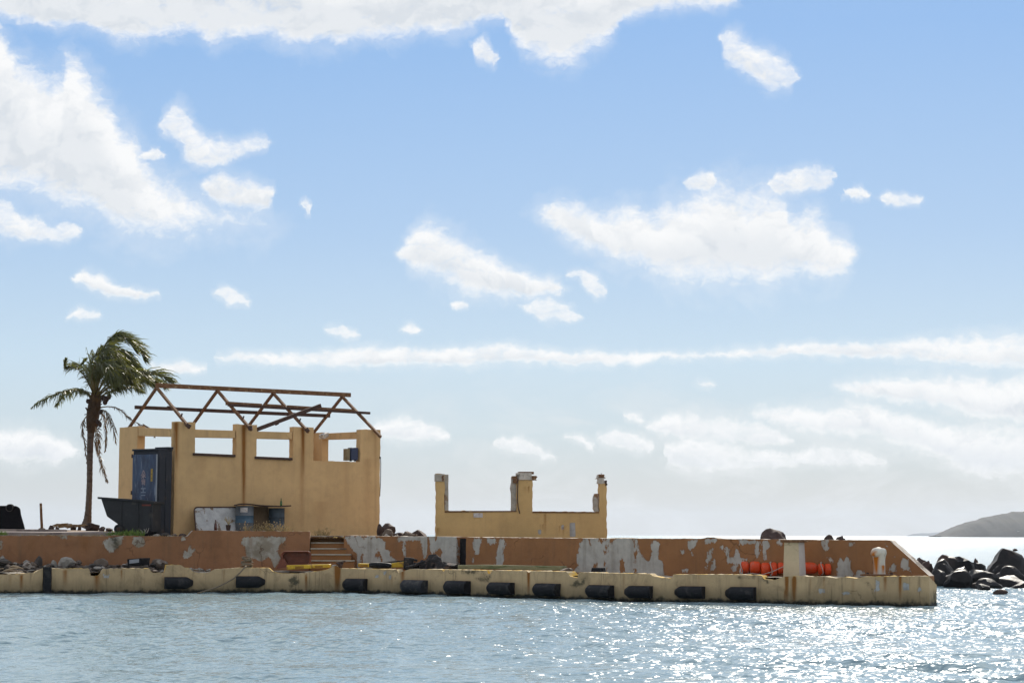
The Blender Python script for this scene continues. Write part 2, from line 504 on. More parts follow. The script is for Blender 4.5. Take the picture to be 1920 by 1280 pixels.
def wall_mat(name, col, peel_col, grime=(0.12, 0.085, 0.05), grime_z=None, ragged=0.55, flakes=0.0, rust_col=(0.22, 0.085, 0.016), moss_col=(0.045, 0.04, 0.024), peel2=None, cracks=0.6, weather=0.0, drips=0.32):
    """painted plaster: field peel = paint gone, rust = rust runs, moss = dark growth"""
    m, t, b = new_mat(name)
    p = t.pos()
    big = t.noise(p, 1.1, 5, 0.6)
    mid = t.noise(p, 6.0, 6, 0.65)
    fin = t.noise(p, 38.0, 4, 0.6)
    c = t.mix(t.ramp(big, 0.3, 0.72, False), tuple(x * 0.86 for x in col), tuple(min(1, x * 1.10) for x in col))
    c = t.mix(t.math('MULTIPLY', t.ramp(mid, 0.48, 0.75, False), 0.28), c, tuple(x * 0.62 for x in col))
    drip = t.noise(t.pos((7.0, 7.0, 0.45)), 1.0, 5, 0.6)
    c = t.mix(t.math('MULTIPLY', t.ramp(drip, 0.52, 0.78, False), drips), c, grime)
    if weather:
        bl = t.noise(t.pos((1, 1, 0.8)), 2.6, 8, 0.68, 0.8)
        c = t.mix(t.math('MULTIPLY', t.ramp(bl, 0.50, 0.68), weather), c, tuple(x * 0.42 for x in col))
        c = t.mix(t.math('MULTIPLY', t.ramp(t.noise(t.pos((11, 11, 0.7)), 1.0, 6, 0.68), 0.54, 0.70), weather), c, tuple(g_ * 0.8 for g_ in grime))
        c = t.mix(t.math('MULTIPLY', t.ramp(t.noise(p, 4.1, 8, 0.7, 0.3), 0.60, 0.70), weather * 0.7), c, tuple(min(1, x * 1.25) for x in col))
    # paint gone
    edge = t.noise(t.pos((1, 1, 0.6)), 8.0, 9, 0.74, 0.6)
    edge2 = t.noise(t.pos((1, 1, 0.5)), 26.0, 6, 0.7, 0.3)
    ek = t.math('ADD', t.math('MULTIPLY', edge, 0.62), t.math('MULTIPLY', edge2, 0.38))
    pk = t.math('MULTIPLY_ADD', ek, ragged * 2.1, t.math('SUBTRACT', t.attr('peel'), 1.05 * ragged))
    mask = t.ramp(pk, 0.46, 0.54)
    rim = t.math('SUBTRACT', t.ramp(pk, 0.36, 0.5), mask)
    if flakes > -1:
        fl = t.noise(t.pos((1, 1, 0.7)), 5.0, 9, 0.7, 0.3)
        mask = t.math('MAXIMUM', mask, t.ramp(fl, 0.735 - flakes * 0.1, 0.745 - flakes * 0.1))
    pc = t.mix(t.ramp(mid, 0.35, 0.7, False), tuple(x * 0.74 for x in peel_col), peel_col)
    if peel2:
        pc = t.mix(t.ramp(t.noise(p, 2.3, 5, 0.6), 0.45, 0.6), pc, peel2)
    pc = t.mix(t.math('MULTIPLY', t.ramp(drip, 0.50, 0.76, False), 0.5), pc, grime)
    pc = t.mix(t.math('MULTIPLY', t.ramp(edge2, 0.60, 0.72), 0.4), pc, col)
    c = t.mix(t.math('MULTIPLY', rim, 0.35), c, tuple(x * 0.45 for x in col))
    c = t.mix(mask, c, pc)
    # hairline cracks and pinholes
    vor = t.n('ShaderNodeTexVoronoi', feature='DISTANCE_TO_EDGE')
    nz = t.n('ShaderNodeTexNoise'); t.l(p, nz.inputs['Vector']); nz.inputs['Scale'].default_value = 3.0; nz.inputs['Detail'].default_value = 5
    t.l(t.vmath('ADD', p, t.vmath('MULTIPLY', nz.outputs['Color'], (0.5, 0.5, 0.5))), vor.inputs['Vector'])
    vor.inputs['Scale'].default_value = 0.8
    crk = t.math('MULTIPLY', t.ramp(vor.outputs['Distance'], 0.012, 0.003), t.ramp(big, 0.50, 0.60))
    c = t.mix(t.math('MULTIPLY', crk, cracks), c, tuple(x * 0.3 for x in col))
    pin = t.ramp(t.noise(p, 22.0, 3, 0.6), 0.74, 0.79)
    c = t.mix(t.math('MULTIPLY', pin, 0.55), c, tuple(x * 0.35 for x in col))
    # runs of rust, dark growth
    rn = t.math('MULTIPLY', t.attr('rust'), t.math('MULTIPLY_ADD', t.noise(t.pos((30, 30, 2)), 1.0, 4, 0.6), 1.3, 0.45), clamp=True)
    c = t.mix(rn, c, rust_col)
    ms = t.math('MULTIPLY', t.attr('moss'), t.math('MULTIPLY_ADD', t.noise(p, 14.0, 7, 0.7), 2.6, -0.65), clamp=True)
    c = t.mix(t.math('MULTIPLY', t.ramp(ms, 0.12, 0.75), 0.88), c, moss_col)
    if grime_z is not None:
        z = t.n('ShaderNodeSeparateXYZ'); t.l(p, z.inputs[0])
        zz = t.math('ADD', z.outputs[2], t.math('MULTIPLY_ADD', mid, 0.22, -0.11))
        c = t.mix(t.math('MULTIPLY', t.ramp(zz, grime_z[1], grime_z[0]), 0.55), c, (0.06, 0.055, 0.03))
        c = t.mix(t.ramp(zz, grime_z[0] + 0.05, grime_z[0] - 0.03), c, (0.012, 0.013, 0.009))
    t.l(c, b.inputs['Base Color'])
    b.inputs['Roughness'].default_value = 0.85
    b.inputs['Specular IOR Level'].default_value = 0.25
    h = t.math('ADD', t.math('MULTIPLY', fin, 0.35), t.math('SUBTRACT', t.math('MULTIPLY', mid, 0.7), t.math('MULTIPLY', mask, 0.45)))
    bump(t, b, h, 0.55, 0.02)
    return m

# ------------------------------------------------------------------ shared materials
PLASTER = (0.57, 0.365, 0.172)
M = {}
M['plaster'] = wall_mat('yellow_plaster', PLASTER, (0.50, 0.48, 0.44), ragged=0.35, cracks=0.0, weather=0.06, drips=0.12)
M['ruin'] = wall_mat('ochre_plaster', (0.57, 0.36, 0.15), (0.44, 0.41, 0.37), ragged=0.25, moss_col=(0.10, 0.075, 0.05), cracks=0.1, drips=0.14)
M['orange'] = wall_mat('orange_paint', (0.285, 0.130, 0.052), (0.47, 0.43, 0.375), ragged=0.8, weather=0.22, flakes=0.12)
M['orange_left'] = wall_mat('orange_paint_dull', (0.275, 0.130, 0.060), (0.44, 0.40, 0.33), ragged=0.7, weather=0.28, flakes=-0.2, peel2=(0.24, 0.20, 0.145))
M['orange_mid'] = wall_mat('orange_paint_over_white', (0.285, 0.130, 0.053), (0.47, 0.43, 0.37), ragged=0.75, weather=0.22, flakes=-0.1)
M['quay'] = wall_mat('quay_plaster', (0.485, 0.340, 0.185), (0.42, 0.41, 0.385), ragged=0.85, flakes=-0.35, grime_z=(0.055, 0.40), weather=0.5)
M['bare'] = plain('bare_concrete', (0.48, 0.42, 0.35), 0.9, 0.35, 9, 0.7, second=(0.16, 0.13, 0.10), sec_amt=0.3)
M['rust'] = plain('rusted_steel', (0.15, 0.072, 0.032), 0.8, 0.55, 14, 0.6, second=(0.30, 0.20, 0.11), sec_amt=0.16, sec_scale=9)
M['rust_dark'] = plain('dark_rust', (0.065, 0.036, 0.026), 0.85, 0.5, 12, 0.6)
M['rubber'] = plain('black_rubber', (0.011, 0.011, 0.0125), 0.6, 0.4, 10, 0.5, second=(0.03, 0.028, 0.026), sec_amt=0.25, sec_scale=5, spec=0.15)
M['rock_dark'] = plain('wet_dark_rock', (0.010, 0.0085, 0.008), 0.55, 0.6, 5, 1.0, second=(0.024, 0.017, 0.014), sec_amt=0.2, sec_scale=2.5, spec=0.2)
M['rock_brown'] = plain('brown_rock', (0.055, 0.033, 0.026), 0.85, 0.5, 6, 1.0, second=(0.10, 0.075, 0.06), sec_amt=0.2)
M['stone_pale'] = plain('pale_stone', (0.26, 0.235, 0.20), 0.9, 0.35, 9, 0.8, second=(0.17, 0.13, 0.10), sec_amt=0.3)
M['stone_mid'] = plain('brown_grey_stone', (0.12, 0.09, 0.068), 0.9, 0.45, 9, 0.9, second=(0.28, 0.24, 0.2), sec_amt=0.25)
M['stone_dark'] = plain('dark_rubble', (0.05, 0.042, 0.036), 0.9, 0.5, 9, 0.9, second=(0.11, 0.08, 0.06), sec_amt=0.25)
M['yellow'] = plain('faded_yellow_paint', (0.52, 0.33, 0.025), 0.6, 0.3, 8, 0.3, second=(0.30, 0.16, 0.03), sec_amt=0.3, sec_scale=5)
M['earth'] = plain('sandy_earth', (0.24, 0.17, 0.115), 0.95, 0.4, 4, 0.9, second=(0.11, 0.10, 0.05), sec_amt=0.3, sec_scale=1.3)
M['deck'] = plain('worn_concrete_deck', (0.33, 0.28, 0.21), 0.9, 0.35, 6, 0.8, second=(0.14, 0.10, 0.07), sec_amt=0.35, sec_scale=1.7)
M['slab'] = plain('old_concrete_slab', (0.27, 0.22, 0.19), 0.9, 0.3, 5, 0.6, second=(0.16, 0.125, 0.11), sec_amt=0.35, sec_scale=1.1)

# ------------------------------------------------------------------ the sea
def sea_lines(core, spacing, grow, far):
    a, b = core
    mid = list(np.arange(a, b, spacing))
    up, x, s = [], b, spacing
    while x < far[1]:
        up.append(x); s *= grow; x += s
    up.append(far[1])
    dn, x, s = [], a - spacing, spacing
    while x > far[0]:
        dn.append(x); s *= grow; x -= s
    dn.append(far[0])
    return np.array(dn[::-1] + mid + up)
xs = sea_lines((-15.0, 16.0), 0.055, 1.16, (-9000, 9000))
ys = sea_lines((13.0, 47.0), 0.06, 1.035, (-40, 9500))
GX, GY = np.meshgrid(xs, ys)
Z = np.zeros_like(GX); DX = np.zeros_like(GX); DY = np.zeros_like(GX)
near = np.clip((260 - GY) / 180, 0, 1) * np.clip((GY + 30) / 30, 0, 1) * np.clip((120 - np.abs(GX)) / 60, 0, 1)
gust = np.zeros_like(GX)
for k in range(7):
    a_ = rng.uniform(0, 2 * math.pi); l_ = rng.uniform(3.0, 14.0)
    gust += np.sin(2 * math.pi / l_ * (GX * math.cos(a_) * 0.6 + GY * math.sin(a_)) + rng.uniform(0, 6.28))
gust = 1.0 + 0.22 * np.clip(gust, -2.2, 2.2)
for k in range(64):
    lam = 0.15 * (2.0 / 0.15) ** rng.beta(1.1, 1.5)
    th = rng.normal(math.radians(-112), 0.62)
    amp = 0.0037 * lam ** 0.85 * rng.uniform(0.6, 1.3)
    kx, ky = math.cos(th) * 2 * math.pi / lam, math.sin(th) * 2 * math.pi / lam
    ph = kx * GX + ky * GY + rng.uniform(0, 2 * math.pi)
    fade = near * (np.clip((75 - GY) / 30, 0, 1) if lam < 0.5 else 1.0)
    A = amp * fade * (gust if lam < 1.2 else 1.0)
    Z += A * np.sin(ph)
    DX += 0.75 * math.cos(th) * A * np.cos(ph)
    DY += 0.75 * math.sin(th) * A * np.cos(ph)
nx, ny = len(xs), len(ys)
SEA_Z = Z
co = np.stack([GX + DX, GY + DY, Z], -1).reshape(-1, 3)
idx = np.arange(nx * ny).reshape(ny, nx)
quads = np.stack([idx[:-1, :-1], idx[:-1, 1:], idx[1:, 1:], idx[1:, :-1]], -1).reshape(-1, 4)
me = bpy.data.meshes.new('sea')
me.vertices.add(len(co)); me.vertices.foreach_set('co', co.ravel())
me.loops.add(quads.size); me.loops.foreach_set('vertex_index', quads.ravel().astype(np.int32))
me.polygons.add(len(quads)); me.polygons.foreach_set('loop_start', np.arange(0, quads.size, 4, dtype=np.int32))
me.polygons.foreach_set('use_smooth', np.ones(len(quads), bool))
me.update(calc_edges=True)
m, t, b = new_mat('sea_water')
p = t.pos()
sp = t.n('ShaderNodeSeparateXYZ'); t.l(p, sp.inputs[0])
murk = t.noise(t.pos((0.25, 0.12, 1)), 1.0, 4, 0.55)
t.l(t.mix(murk, (0.20, 0.285, 0.31), (0.235, 0.32, 0.335)), b.inputs['Base Color'])
b.inputs['IOR'].default_value = 1.333
b.inputs['Specular IOR Level'].default_value = 0.5
t.l(t.math('MULTIPLY_ADD', t.ramp(sp.outputs[1], 45, 400, False), 0.06, 0.105), b.inputs['Roughness'])
r1 = t.noise(t.pos((1.0, 1.5, 1.0)), 6.0, 1.5, 0.6, 0.3)
r2 = t.noise(t.pos((0.55, 1.0, 1.0)), 1.3, 4, 0.55, 0.3)
r3 = t.noise(t.pos((0.06, 0.30, 1.0)), 1.0, 3, 0.55, 0.2)
band = t.noise(t.pos((0.004, 0.03, 1.0)), 1.0, 3, 0.6)
farf = t.ramp(sp.outputs[1], 50, 120, False)
h = t.math('ADD', t.math('MULTIPLY', r1, 0.040), t.math('MULTIPLY', t.math('MULTIPLY', r2, t.math('MULTIPLY_ADD', t.ramp(band, 0.42, 0.58), 0.085, 0.016)), farf))
h = t.math('ADD', h, t.math('MULTIPLY', t.math('MULTIPLY', r3, 0.25), farf))
bp = t.n('ShaderNodeBump'); bp.inputs['Strength'].default_value = 1.0; bp.inputs['Distance'].default_value = 1.0
t.l(h, bp.inputs['Height']); t.l(bp.outputs[0], b.inputs['Normal'])
me.materials.append(m)
sea = bpy.data.objects.new('sea', me); COL.objects.link(sea)
props(sea, 'choppy grey blue harbour water glittering in the sun', 'sea', None, 'structure')

# ------------------------------------------------------------------ distant land
def ridge(name, outline, Y, depth, label, mat, rough):
    """land rising from the sea: outline of (px, py) ridge points, modelled with a front slope and a back slope"""
    pts = [at(x, y, Y) for x, y in outline]
    n = 320; rows = 16
    X = np.linspace(pts[0].x, pts[-1].x, n)
    Hh = np.interp(X, [q.x for q in pts], [max(q.z, -1) for q in pts])
    vs, fs = [], []
    for i in range(n):
        for j in range(rows + 1):
            v = j / rows
            yy = Y + (v - 0.5) * depth * (0.35 + 0.65 * min(1, Hh[i] / max(Hh.max(), 1)))
            prof = math.sin(math.pi * v) ** 0.8
            ns = mnoise.fractal(Vector((X[i] * 0.012 * rough, yy * 0.012 * rough, 3.1)), 0.9, 2.1, 5)
            z = -2 + (Hh[i] + 2) * prof * (1 + 0.10 * ns * (0.3 + prof)) 
            z += 1.3 * rough * mnoise.fractal(Vector((X[i] * 0.11, yy * 0.08, 0)), 0.8, 2.2, 3) * prof
            vs.append((X[i], yy, z))
    for i in range(n - 1):
        for j in range(rows):
            a = i * (rows + 1) + j
            fs.append((a, a + rows + 1, a + rows + 2, a + 1))
    mb = MB(); mb.add(vs, fs)
    o = mb.build(name, mat, None, smooth=True)
    return props(o, label, 'hill', None, 'structure')
M['scrub'] = plain('scrub_hillside', (0.022, 0.024, 0.022), 0.95, 0.5, 0.02, 0.2, second=(0.03, 0.03, 0.022), sec_amt=0.3, sec_scale=0.02)
M['coral_beach'] = plain('pale_shore', (0.62, 0.58, 0.50), 0.9, 0.2, 0.05, 0.2)
hill = ridge('island_hill', [(1754, 1004), (1762, 1001.5), (1790, 989), (1815, 978.5), (1845, 972), (1870, 966.5), (1900, 963), (1945, 960), (2040, 957), (2180, 966), (2320, 990), (2400, 1005)], 2300, 330,
             'hazy scrub covered island hill rising from the sea', M['scrub'], 1.0)
mb = MB()
a, c2 = at(1911, 996.0, 2185), at(1932, 999.5, 2185)
for k in range(5):
    q = a.lerp(c2, k / 4)
    mb.box((q.x, q.y + k * 2, q.z), (3.4, 3, 1.5 if k % 2 else 1.0))
mb.build('shore_outcrop', M['coral_beach'], hill)
ridge('far_island', [(1700, 1004), (1712, 1000.5), (1728, 999.0), (1742, 999.4), (1760, 997.6), (1785, 997.2), (1830, 1000), (1850, 1004.5)], 9100, 300,
      'faint low island far out on the horizon', M['scrub'], 0.6)

# ------------------------------------------------------------------ walls along the harbour
def samples(pts, ds):
    """pts: (px, Y) pairs -> evenly spaced world xy points along the polyline"""
    P = [Vector((gx(px, Y), Y)) for px, Y in pts]
    out = []
    for i in range(len(P) - 1):
        L = (P[i + 1] - P[i]).length
        n = max(1, round(L / ds))
        out += [P[i].lerp(P[i + 1], k / n) for k in range(n)]
    out.append(P[-1])
    return out

def strip_wall(name, pts, profile, zbot, thick, mat, parent, ds=0.035, dz=0.05, lump=0.012, top_mat=None, chip=0.006, seed=0.0, ragged_top=0.0):
    S = samples(pts, ds)
    px = project(np.array([(q.x, q.y, EYE) for q in S]))[:, 0]
    py = np.interp(px, [a for a, _ in profile], [c for _, c in profile])
    rows = max(2, int(1.25 / dz) if zbot < 0 else int(0.8 / dz))
    vs, fs, mi = [], [], []
    n = len(S); nr = rows + 3
    for i, q in enumerate(S):
        d = (S[min(i + 1, n - 1)] - S[max(i - 1, 0)]).normalized()
        nb = Vector((-d.y, d.x))            # away from the water
        zt = at(px[i], py[i], q.y).z
        zt += ragged_top * mnoise.fractal(Vector((i * ds * 9, seed, 0.3)), 0.8, 2.0, 4)
        for j in range(rows + 1):
            z = zbot + (zt - zbot) * j / rows
            k = mnoise.fractal(Vector((q.x * 1.7 + seed, q.y * 1.7, z * 2.2)), 0.8, 2.0, 4) * lump
            if j == rows:
                k += chip * mnoise.noise(Vector((i * ds * 14, seed, 5)))
            vs.append((q.x - nb.x * k, q.y - nb.y * k, z))
        k2 = zt + chip * 0.8 * mnoise.noise(Vector((i * ds * 11, 2.0 + seed, 1)))
        vs.append((q.x + nb.x * thick, q.y + nb.y * thick, k2))
        vs.append((q.x + nb.x * (thick + 0.004), q.y + nb.y * (thick + 0.004), zbot))
    for i in range(n - 1):
        a, c = i * nr, (i + 1) * nr
        for j in range(nr - 1):
            fs.append((a + j, c + j, c + j + 1, a + j + 1)); mi.append(1 if (j == rows and top_mat) else 0)
    fs.append(tuple(range(nr))[::-1]); mi.append(0)
    fs.append(tuple((n - 1) * nr + j for j in range(nr))); mi.append(0)
    mb = MB(); mb.v, mb.f, mb.mi = vs, fs, mi
    o = mb.build(name, [mat, top_mat] if top_mat else mat, parent, smooth=True, angle=40)
    return o, S

def C(scale, ox, oy, *pts):
    """polygon read off an enlarged crop of the photograph"""
    return [(ox + x / scale, oy + y / scale) for x, y in pts]

# --- quay front
Q = [(-260, 41.0), (-40, 41.6), (380, 42.7), (640, 42.9), (760, 42.2), (1180, 37.9), (1735, 35.45), (1741, 35.44), (1754, 36.1), (1752, 38.2)]
QTOP = [(-260, 1076), (0, 1077), (40, 1075), (66, 1073), (78, 1066), (84, 1065), (169, 1065.2), (172, 1079), (186, 1079), (195, 1066), (227, 1065), (281, 1065),
        (287, 1073), (310, 1073), (312, 1058.5), (340, 1058.5), (348, 1063.5), (356, 1064), (362, 1070), (375, 1074), (392, 1073), (403, 1066.5), (449, 1063.7), (505, 1064),
        (513, 1071), (526, 1074.3), (567, 1074), (600, 1070), (615, 1067), (626, 1061), (631, 1060), (640, 1065), (700, 1066), (744, 1067), (747, 1074), (760, 1069),
        (769, 1066.2), (828, 1067), (831, 1071.5), (835, 1067), (912, 1068.6), (916, 1075), (921, 1074), (924, 1068.6), (988, 1069.5), (992, 1074), (996, 1069.6), (1062, 1071),
        (1069, 1080), (1083, 1082.5), (1085, 1072.2), (1132, 1073.5), (1219, 1075), (1223, 1079), (1240, 1082), (1259, 1084), (1261, 1076.2), (1380, 1076.4), (1427, 1078), (1432, 1085),
        (1452, 1087), (1465, 1081), (1480, 1079.5), (1500, 1079), (1520, 1080.5), (1545, 1080), (1566, 1083), (1584, 1081), (1604, 1084), (1620, 1080.3), (1734, 1079.2), (1741, 1079.8),
        (1747, 1086), (1752, 1093), (1756, 1104)]
quay = thing('quay_wall', 'long low cream quay wall with rust runs and a chipped top edge at the waterline', 'quay wall', (gx(640, 42.9), 42.9, 0))
M['quay_top'] = plain('kerb_top', (0.45, 0.36, 0.22), 0.9, 0.3, 8, 0.6, second=(0.52, 0.31, 0.03), sec_amt=0.5, sec_scale=1.6)
qf, QS = strip_wall('front_face', Q, QTOP, -0.9, 0.26, M['quay'], quay, lump=0.012, top_mat=M['quay_top'], seed=2.0, ragged_top=0.004, chip=0.02, ds=0.02)
paint(qf, 'peel', [C(4.571, 1500, 950, (170, 700), (215, 700), (215, 735), (170, 735)), C(4.571, 1500, 950, (365, 725), (430, 725), (430, 755), (365, 755)),
                   C(4.571, 1500, 950, (645, 625), (680, 625), (685, 720), (640, 725), (655, 670)), C(4.571, 1500, 950, (885, 650), (935, 655), (940, 712), (885, 710)),
                   C(4.571, 1500, 950, (1005, 690), (1040, 690), (1040, 725), (1005, 725)),
                   C(4.8, 380, 960, (1550, 560), (1580, 560), (1580, 590), (1550, 590)), C(4.8, 380, 960, (1625, 530), (1650, 535), (1650, 560), (1625, 560)), C(4.8, 380, 960, (1675, 560), (1695, 560), (1695, 600), (1675, 600)),
                   C(4.8, 0, 920, (930, 750), (985, 750), (985, 785), (930, 785)), C(4.8, 1140, 970, (1900, 640), (1930, 640), (1930, 680), (1900, 680))], soft=5.5)
streaks(qf, 'rust', [(632, 4.2, 1060, 1118, 1.9), (636, 2.5, 1062, 1106, 1.5), (1475, 2.8, 1080, 1130, 2.0), (1489, 3.6, 1080, 1134, 2.2), (1472, 2, 1108, 1134, 1.2), (991, 2.4, 1068, 1118, 1.5), (228, 1.4, 1066, 1086, .9), (122, 4, 1066, 1098, .9),
                     (182, 5, 1076, 1116, 1.0), (1688, 2.4, 1078, 1126, 1.4), (1660, 2.8, 1080, 1110, .9), (755, 3.4, 1068, 1098, 1.1), (735, 1.5, 1080, 1098, .5), (574, 2.0, 1078, 1110, 1.2), (40, 3, 1078, 1108, 1.1), (20, 2, 1080, 1100, .35),
                     (306, 2, 1074, 1084, .5), (1170, 2.0, 1076, 1118, .3), (1310, 1.8, 1080, 1096, .3), (1545, 2.4, 1084, 1124, .35), (1520, 2, 1084, 1116, .3), (1600, 2.4, 1086, 1120, .3), (420, 2, 1068, 1096, .3), (488, 2, 1068, 1078, .3), (1420, 1.4, 1082, 1098, .3)])
paint(qf, 'moss', [C(4.571, 760, 870, (430, 905), (560, 900), (660, 908), (690, 940), (660, 950), (640, 915), (590, 950), (560, 945), (480, 930)),
                   C(4.571, 760, 870, (590, 985), (640, 960), (740, 950), (720, 1010), (640, 1000)),
                   C(4.8, 1140, 970, (430, 690), (480, 700), (540, 745), (470, 750)), C(4.8, 380, 960, (760, 600), (850, 560), (880, 640), (790, 690)),
                   C(4.8, 1140, 970, (1160, 520), (1330, 512), (1320, 545), (1170, 545)), C(9.6, 1360, 980, (640, 970), (700, 975), (790, 1070), (760, 1100), (690, 1050)),
                   C(4.571, 1500, 950, (545, 640), (590, 650), (620, 690), (650, 800), (640, 800), (610, 700), (570, 665)), C(4.571, 760, 870, (1400, 1020), (1560, 960), (1530, 1040), (1440, 1060)),
                   C(4.571, 1500, 950, (1140, 720), (1170, 715), (1170, 850), (1130, 850))], soft=4)

# --- upper walls
WY = [(-260, 42.9), (-40, 43.5), (380, 44.6), (582, 44.75), (650, 44.7), (760, 44.0), (865, 43.0), (1180, 39.6), (1741, 36.9)]
def wy(px):
    return float(np.interp(px, [a for a, _ in WY], [c for _, c in WY]))
def wsec(a, c):
    return [(a, wy(a))] + [q for q in WY if a < q[0] < c] + [(c, wy(c))]
ZD = 0.40
lw = thing('retaining_wall', 'dull orange retaining wall above the rubble, a raised block at its stairs end', 'wall', (gx(300, 44.3), 44.3, 0.4))
lo, _ = strip_wall('wall_face', wsec(-260, 581), [(-260, 1004.5), (0, 1004), (100, 1003.5), (200, 1004.5), (214, 1003), (300, 1005), (352, 1005), (358, 996.5), (361, 994), (480, 994.8), (581, 996)],
                   ZD - 0.1, 0.34, M['orange_left'], lw, top_mat=M['bare'], seed=8, ragged_top=0.008, lump=0.018, chip=0.015)
paint(lo, 'peel', [C(4.8, 380, 960, (320, 285), (380, 225), (520, 218), (750, 222), (745, 255), (690, 300), (670, 350), (700, 400), (690, 450), (650, 500), (615, 440), (600, 380), (540, 440), (500, 450), (470, 400), (460, 360), (440, 420), (400, 420), (385, 300)),
                   C(4.8, 0, 920, (0, 440), (20, 450), (25, 510), (0, 515)), C(4.8, 0, 920, (930, 460), (960, 430), (1110, 405), (1100, 470), (1010, 550), (950, 530)),
                   C(4.8, 0, 920, (1190, 415), (1300, 408), (1300, 490), (1240, 520), (1195, 480)), C(4.8, 0, 920, (1620, 410), (1665, 400), (1665, 440), (1635, 455)),
                   C(4.8, 0, 920, (1655, 540), (1690, 540), (1705, 490), (1722, 500), (1715, 545), (1750, 520), (1725, 570), (1700, 605), (1655, 600)),
                   C(4.8, 0, 920, (505, 400), (640, 400), (620, 425), (560, 430))], soft=9)
paint(lo, 'moss', [C(4.8, 0, 920, (980, 405), (1060, 405), (1075, 440), (1065, 530), (1030, 535), (1010, 470)), C(4.8, 0, 920, (1250, 405), (1295, 405), (1275, 440)), C(4.8, 380, 960, (715, 275), (745, 275), (745, 320), (715, 320))], soft=6)
streaks(lo, 'rust', [(160, 10, 1006, 1040, .35), (60, 7, 1010, 1050, .2), (470, 2, 1006, 1030, .5), (464, 1.2, 994, 1006, .6)])

mw = thing('parapet_wall', 'peeling white and orange wall between the stairs and the dark slot', 'wall', (gx(755, 44.0), 44.0, 0.4))
mo, _ = strip_wall('wall_face', wsec(645, 856), [(560, 1003.5), (645, 1003.5), (700, 1004.2), (760, 1005), (856, 1006)], ZD - 0.1, 0.34, M['orange_mid'], mw, top_mat=M['bare'], seed=3, ragged_top=0.006, chip=0.01)
paint(mo, 'peel', [C(4.8, 380, 960, (1280, 212), (1530, 212), (1600, 230), (1650, 280), (1640, 330), (1690, 350), (1695, 400), (1745, 430), (1740, 500), (1640, 500), (1600, 350), (1570, 320), (1550, 400), (1600, 410), (1590, 500), (1480, 500), (1450, 500), (1440, 360), (1425, 360), (1420, 500), (1390, 500), (1390, 370), (1330, 320), (1290, 250)),
                   C(4.8, 380, 960, (1745, 218), (1915, 213), (1900, 255), (1850, 255), (1800, 270), (1750, 245)), C(4.8, 380, 960, (1800, 265), (1822, 275), (1830, 400), (1810, 410), (1797, 330)),
                   C(4.571, 760, 870, (-10, 610), (135, 610), (130, 650), (-10, 655)), C(4.571, 760, 870, (130, 610), (192, 610), (190, 790), (160, 800), (140, 700)),
                   C(4.571, 760, 870, (196, 605), (445, 605), (445, 920), (350, 880), (230, 800), (205, 740)),
                   C(4.8, 380, 960, (1270, 330), (1290, 330), (1290, 365), (1270, 365)), C(4.8, 380, 960, (1240, 390), (1262, 390), (1262, 415), (1240, 415))],
      [C(4.8, 380, 960, (1355, 212), (1372, 212), (1366, 235)), C(4.8, 380, 960, (1430, 212), (1460, 212), (1446, 250)), C(4.8, 380, 960, (1500, 215), (1530, 215), (1525, 260), (1510, 240)),
       C(4.571, 760, 870, (280, 740), (300, 710), (310, 745), (330, 745), (300, 775), (320, 800), (285, 810), (270, 780), (250, 740)), C(4.571, 760, 870, (383, 740), (393, 745), (390, 772), (380, 765)),
       C(4.571, 760, 870, (255, 620), (280, 612), (270, 650), (250, 655)), C(4.571, 760, 870, (196, 660), (206, 665), (212, 690), (198, 710)), C(4.571, 760, 870, (225, 770), (240, 760), (245, 800), (230, 800))], soft=9)

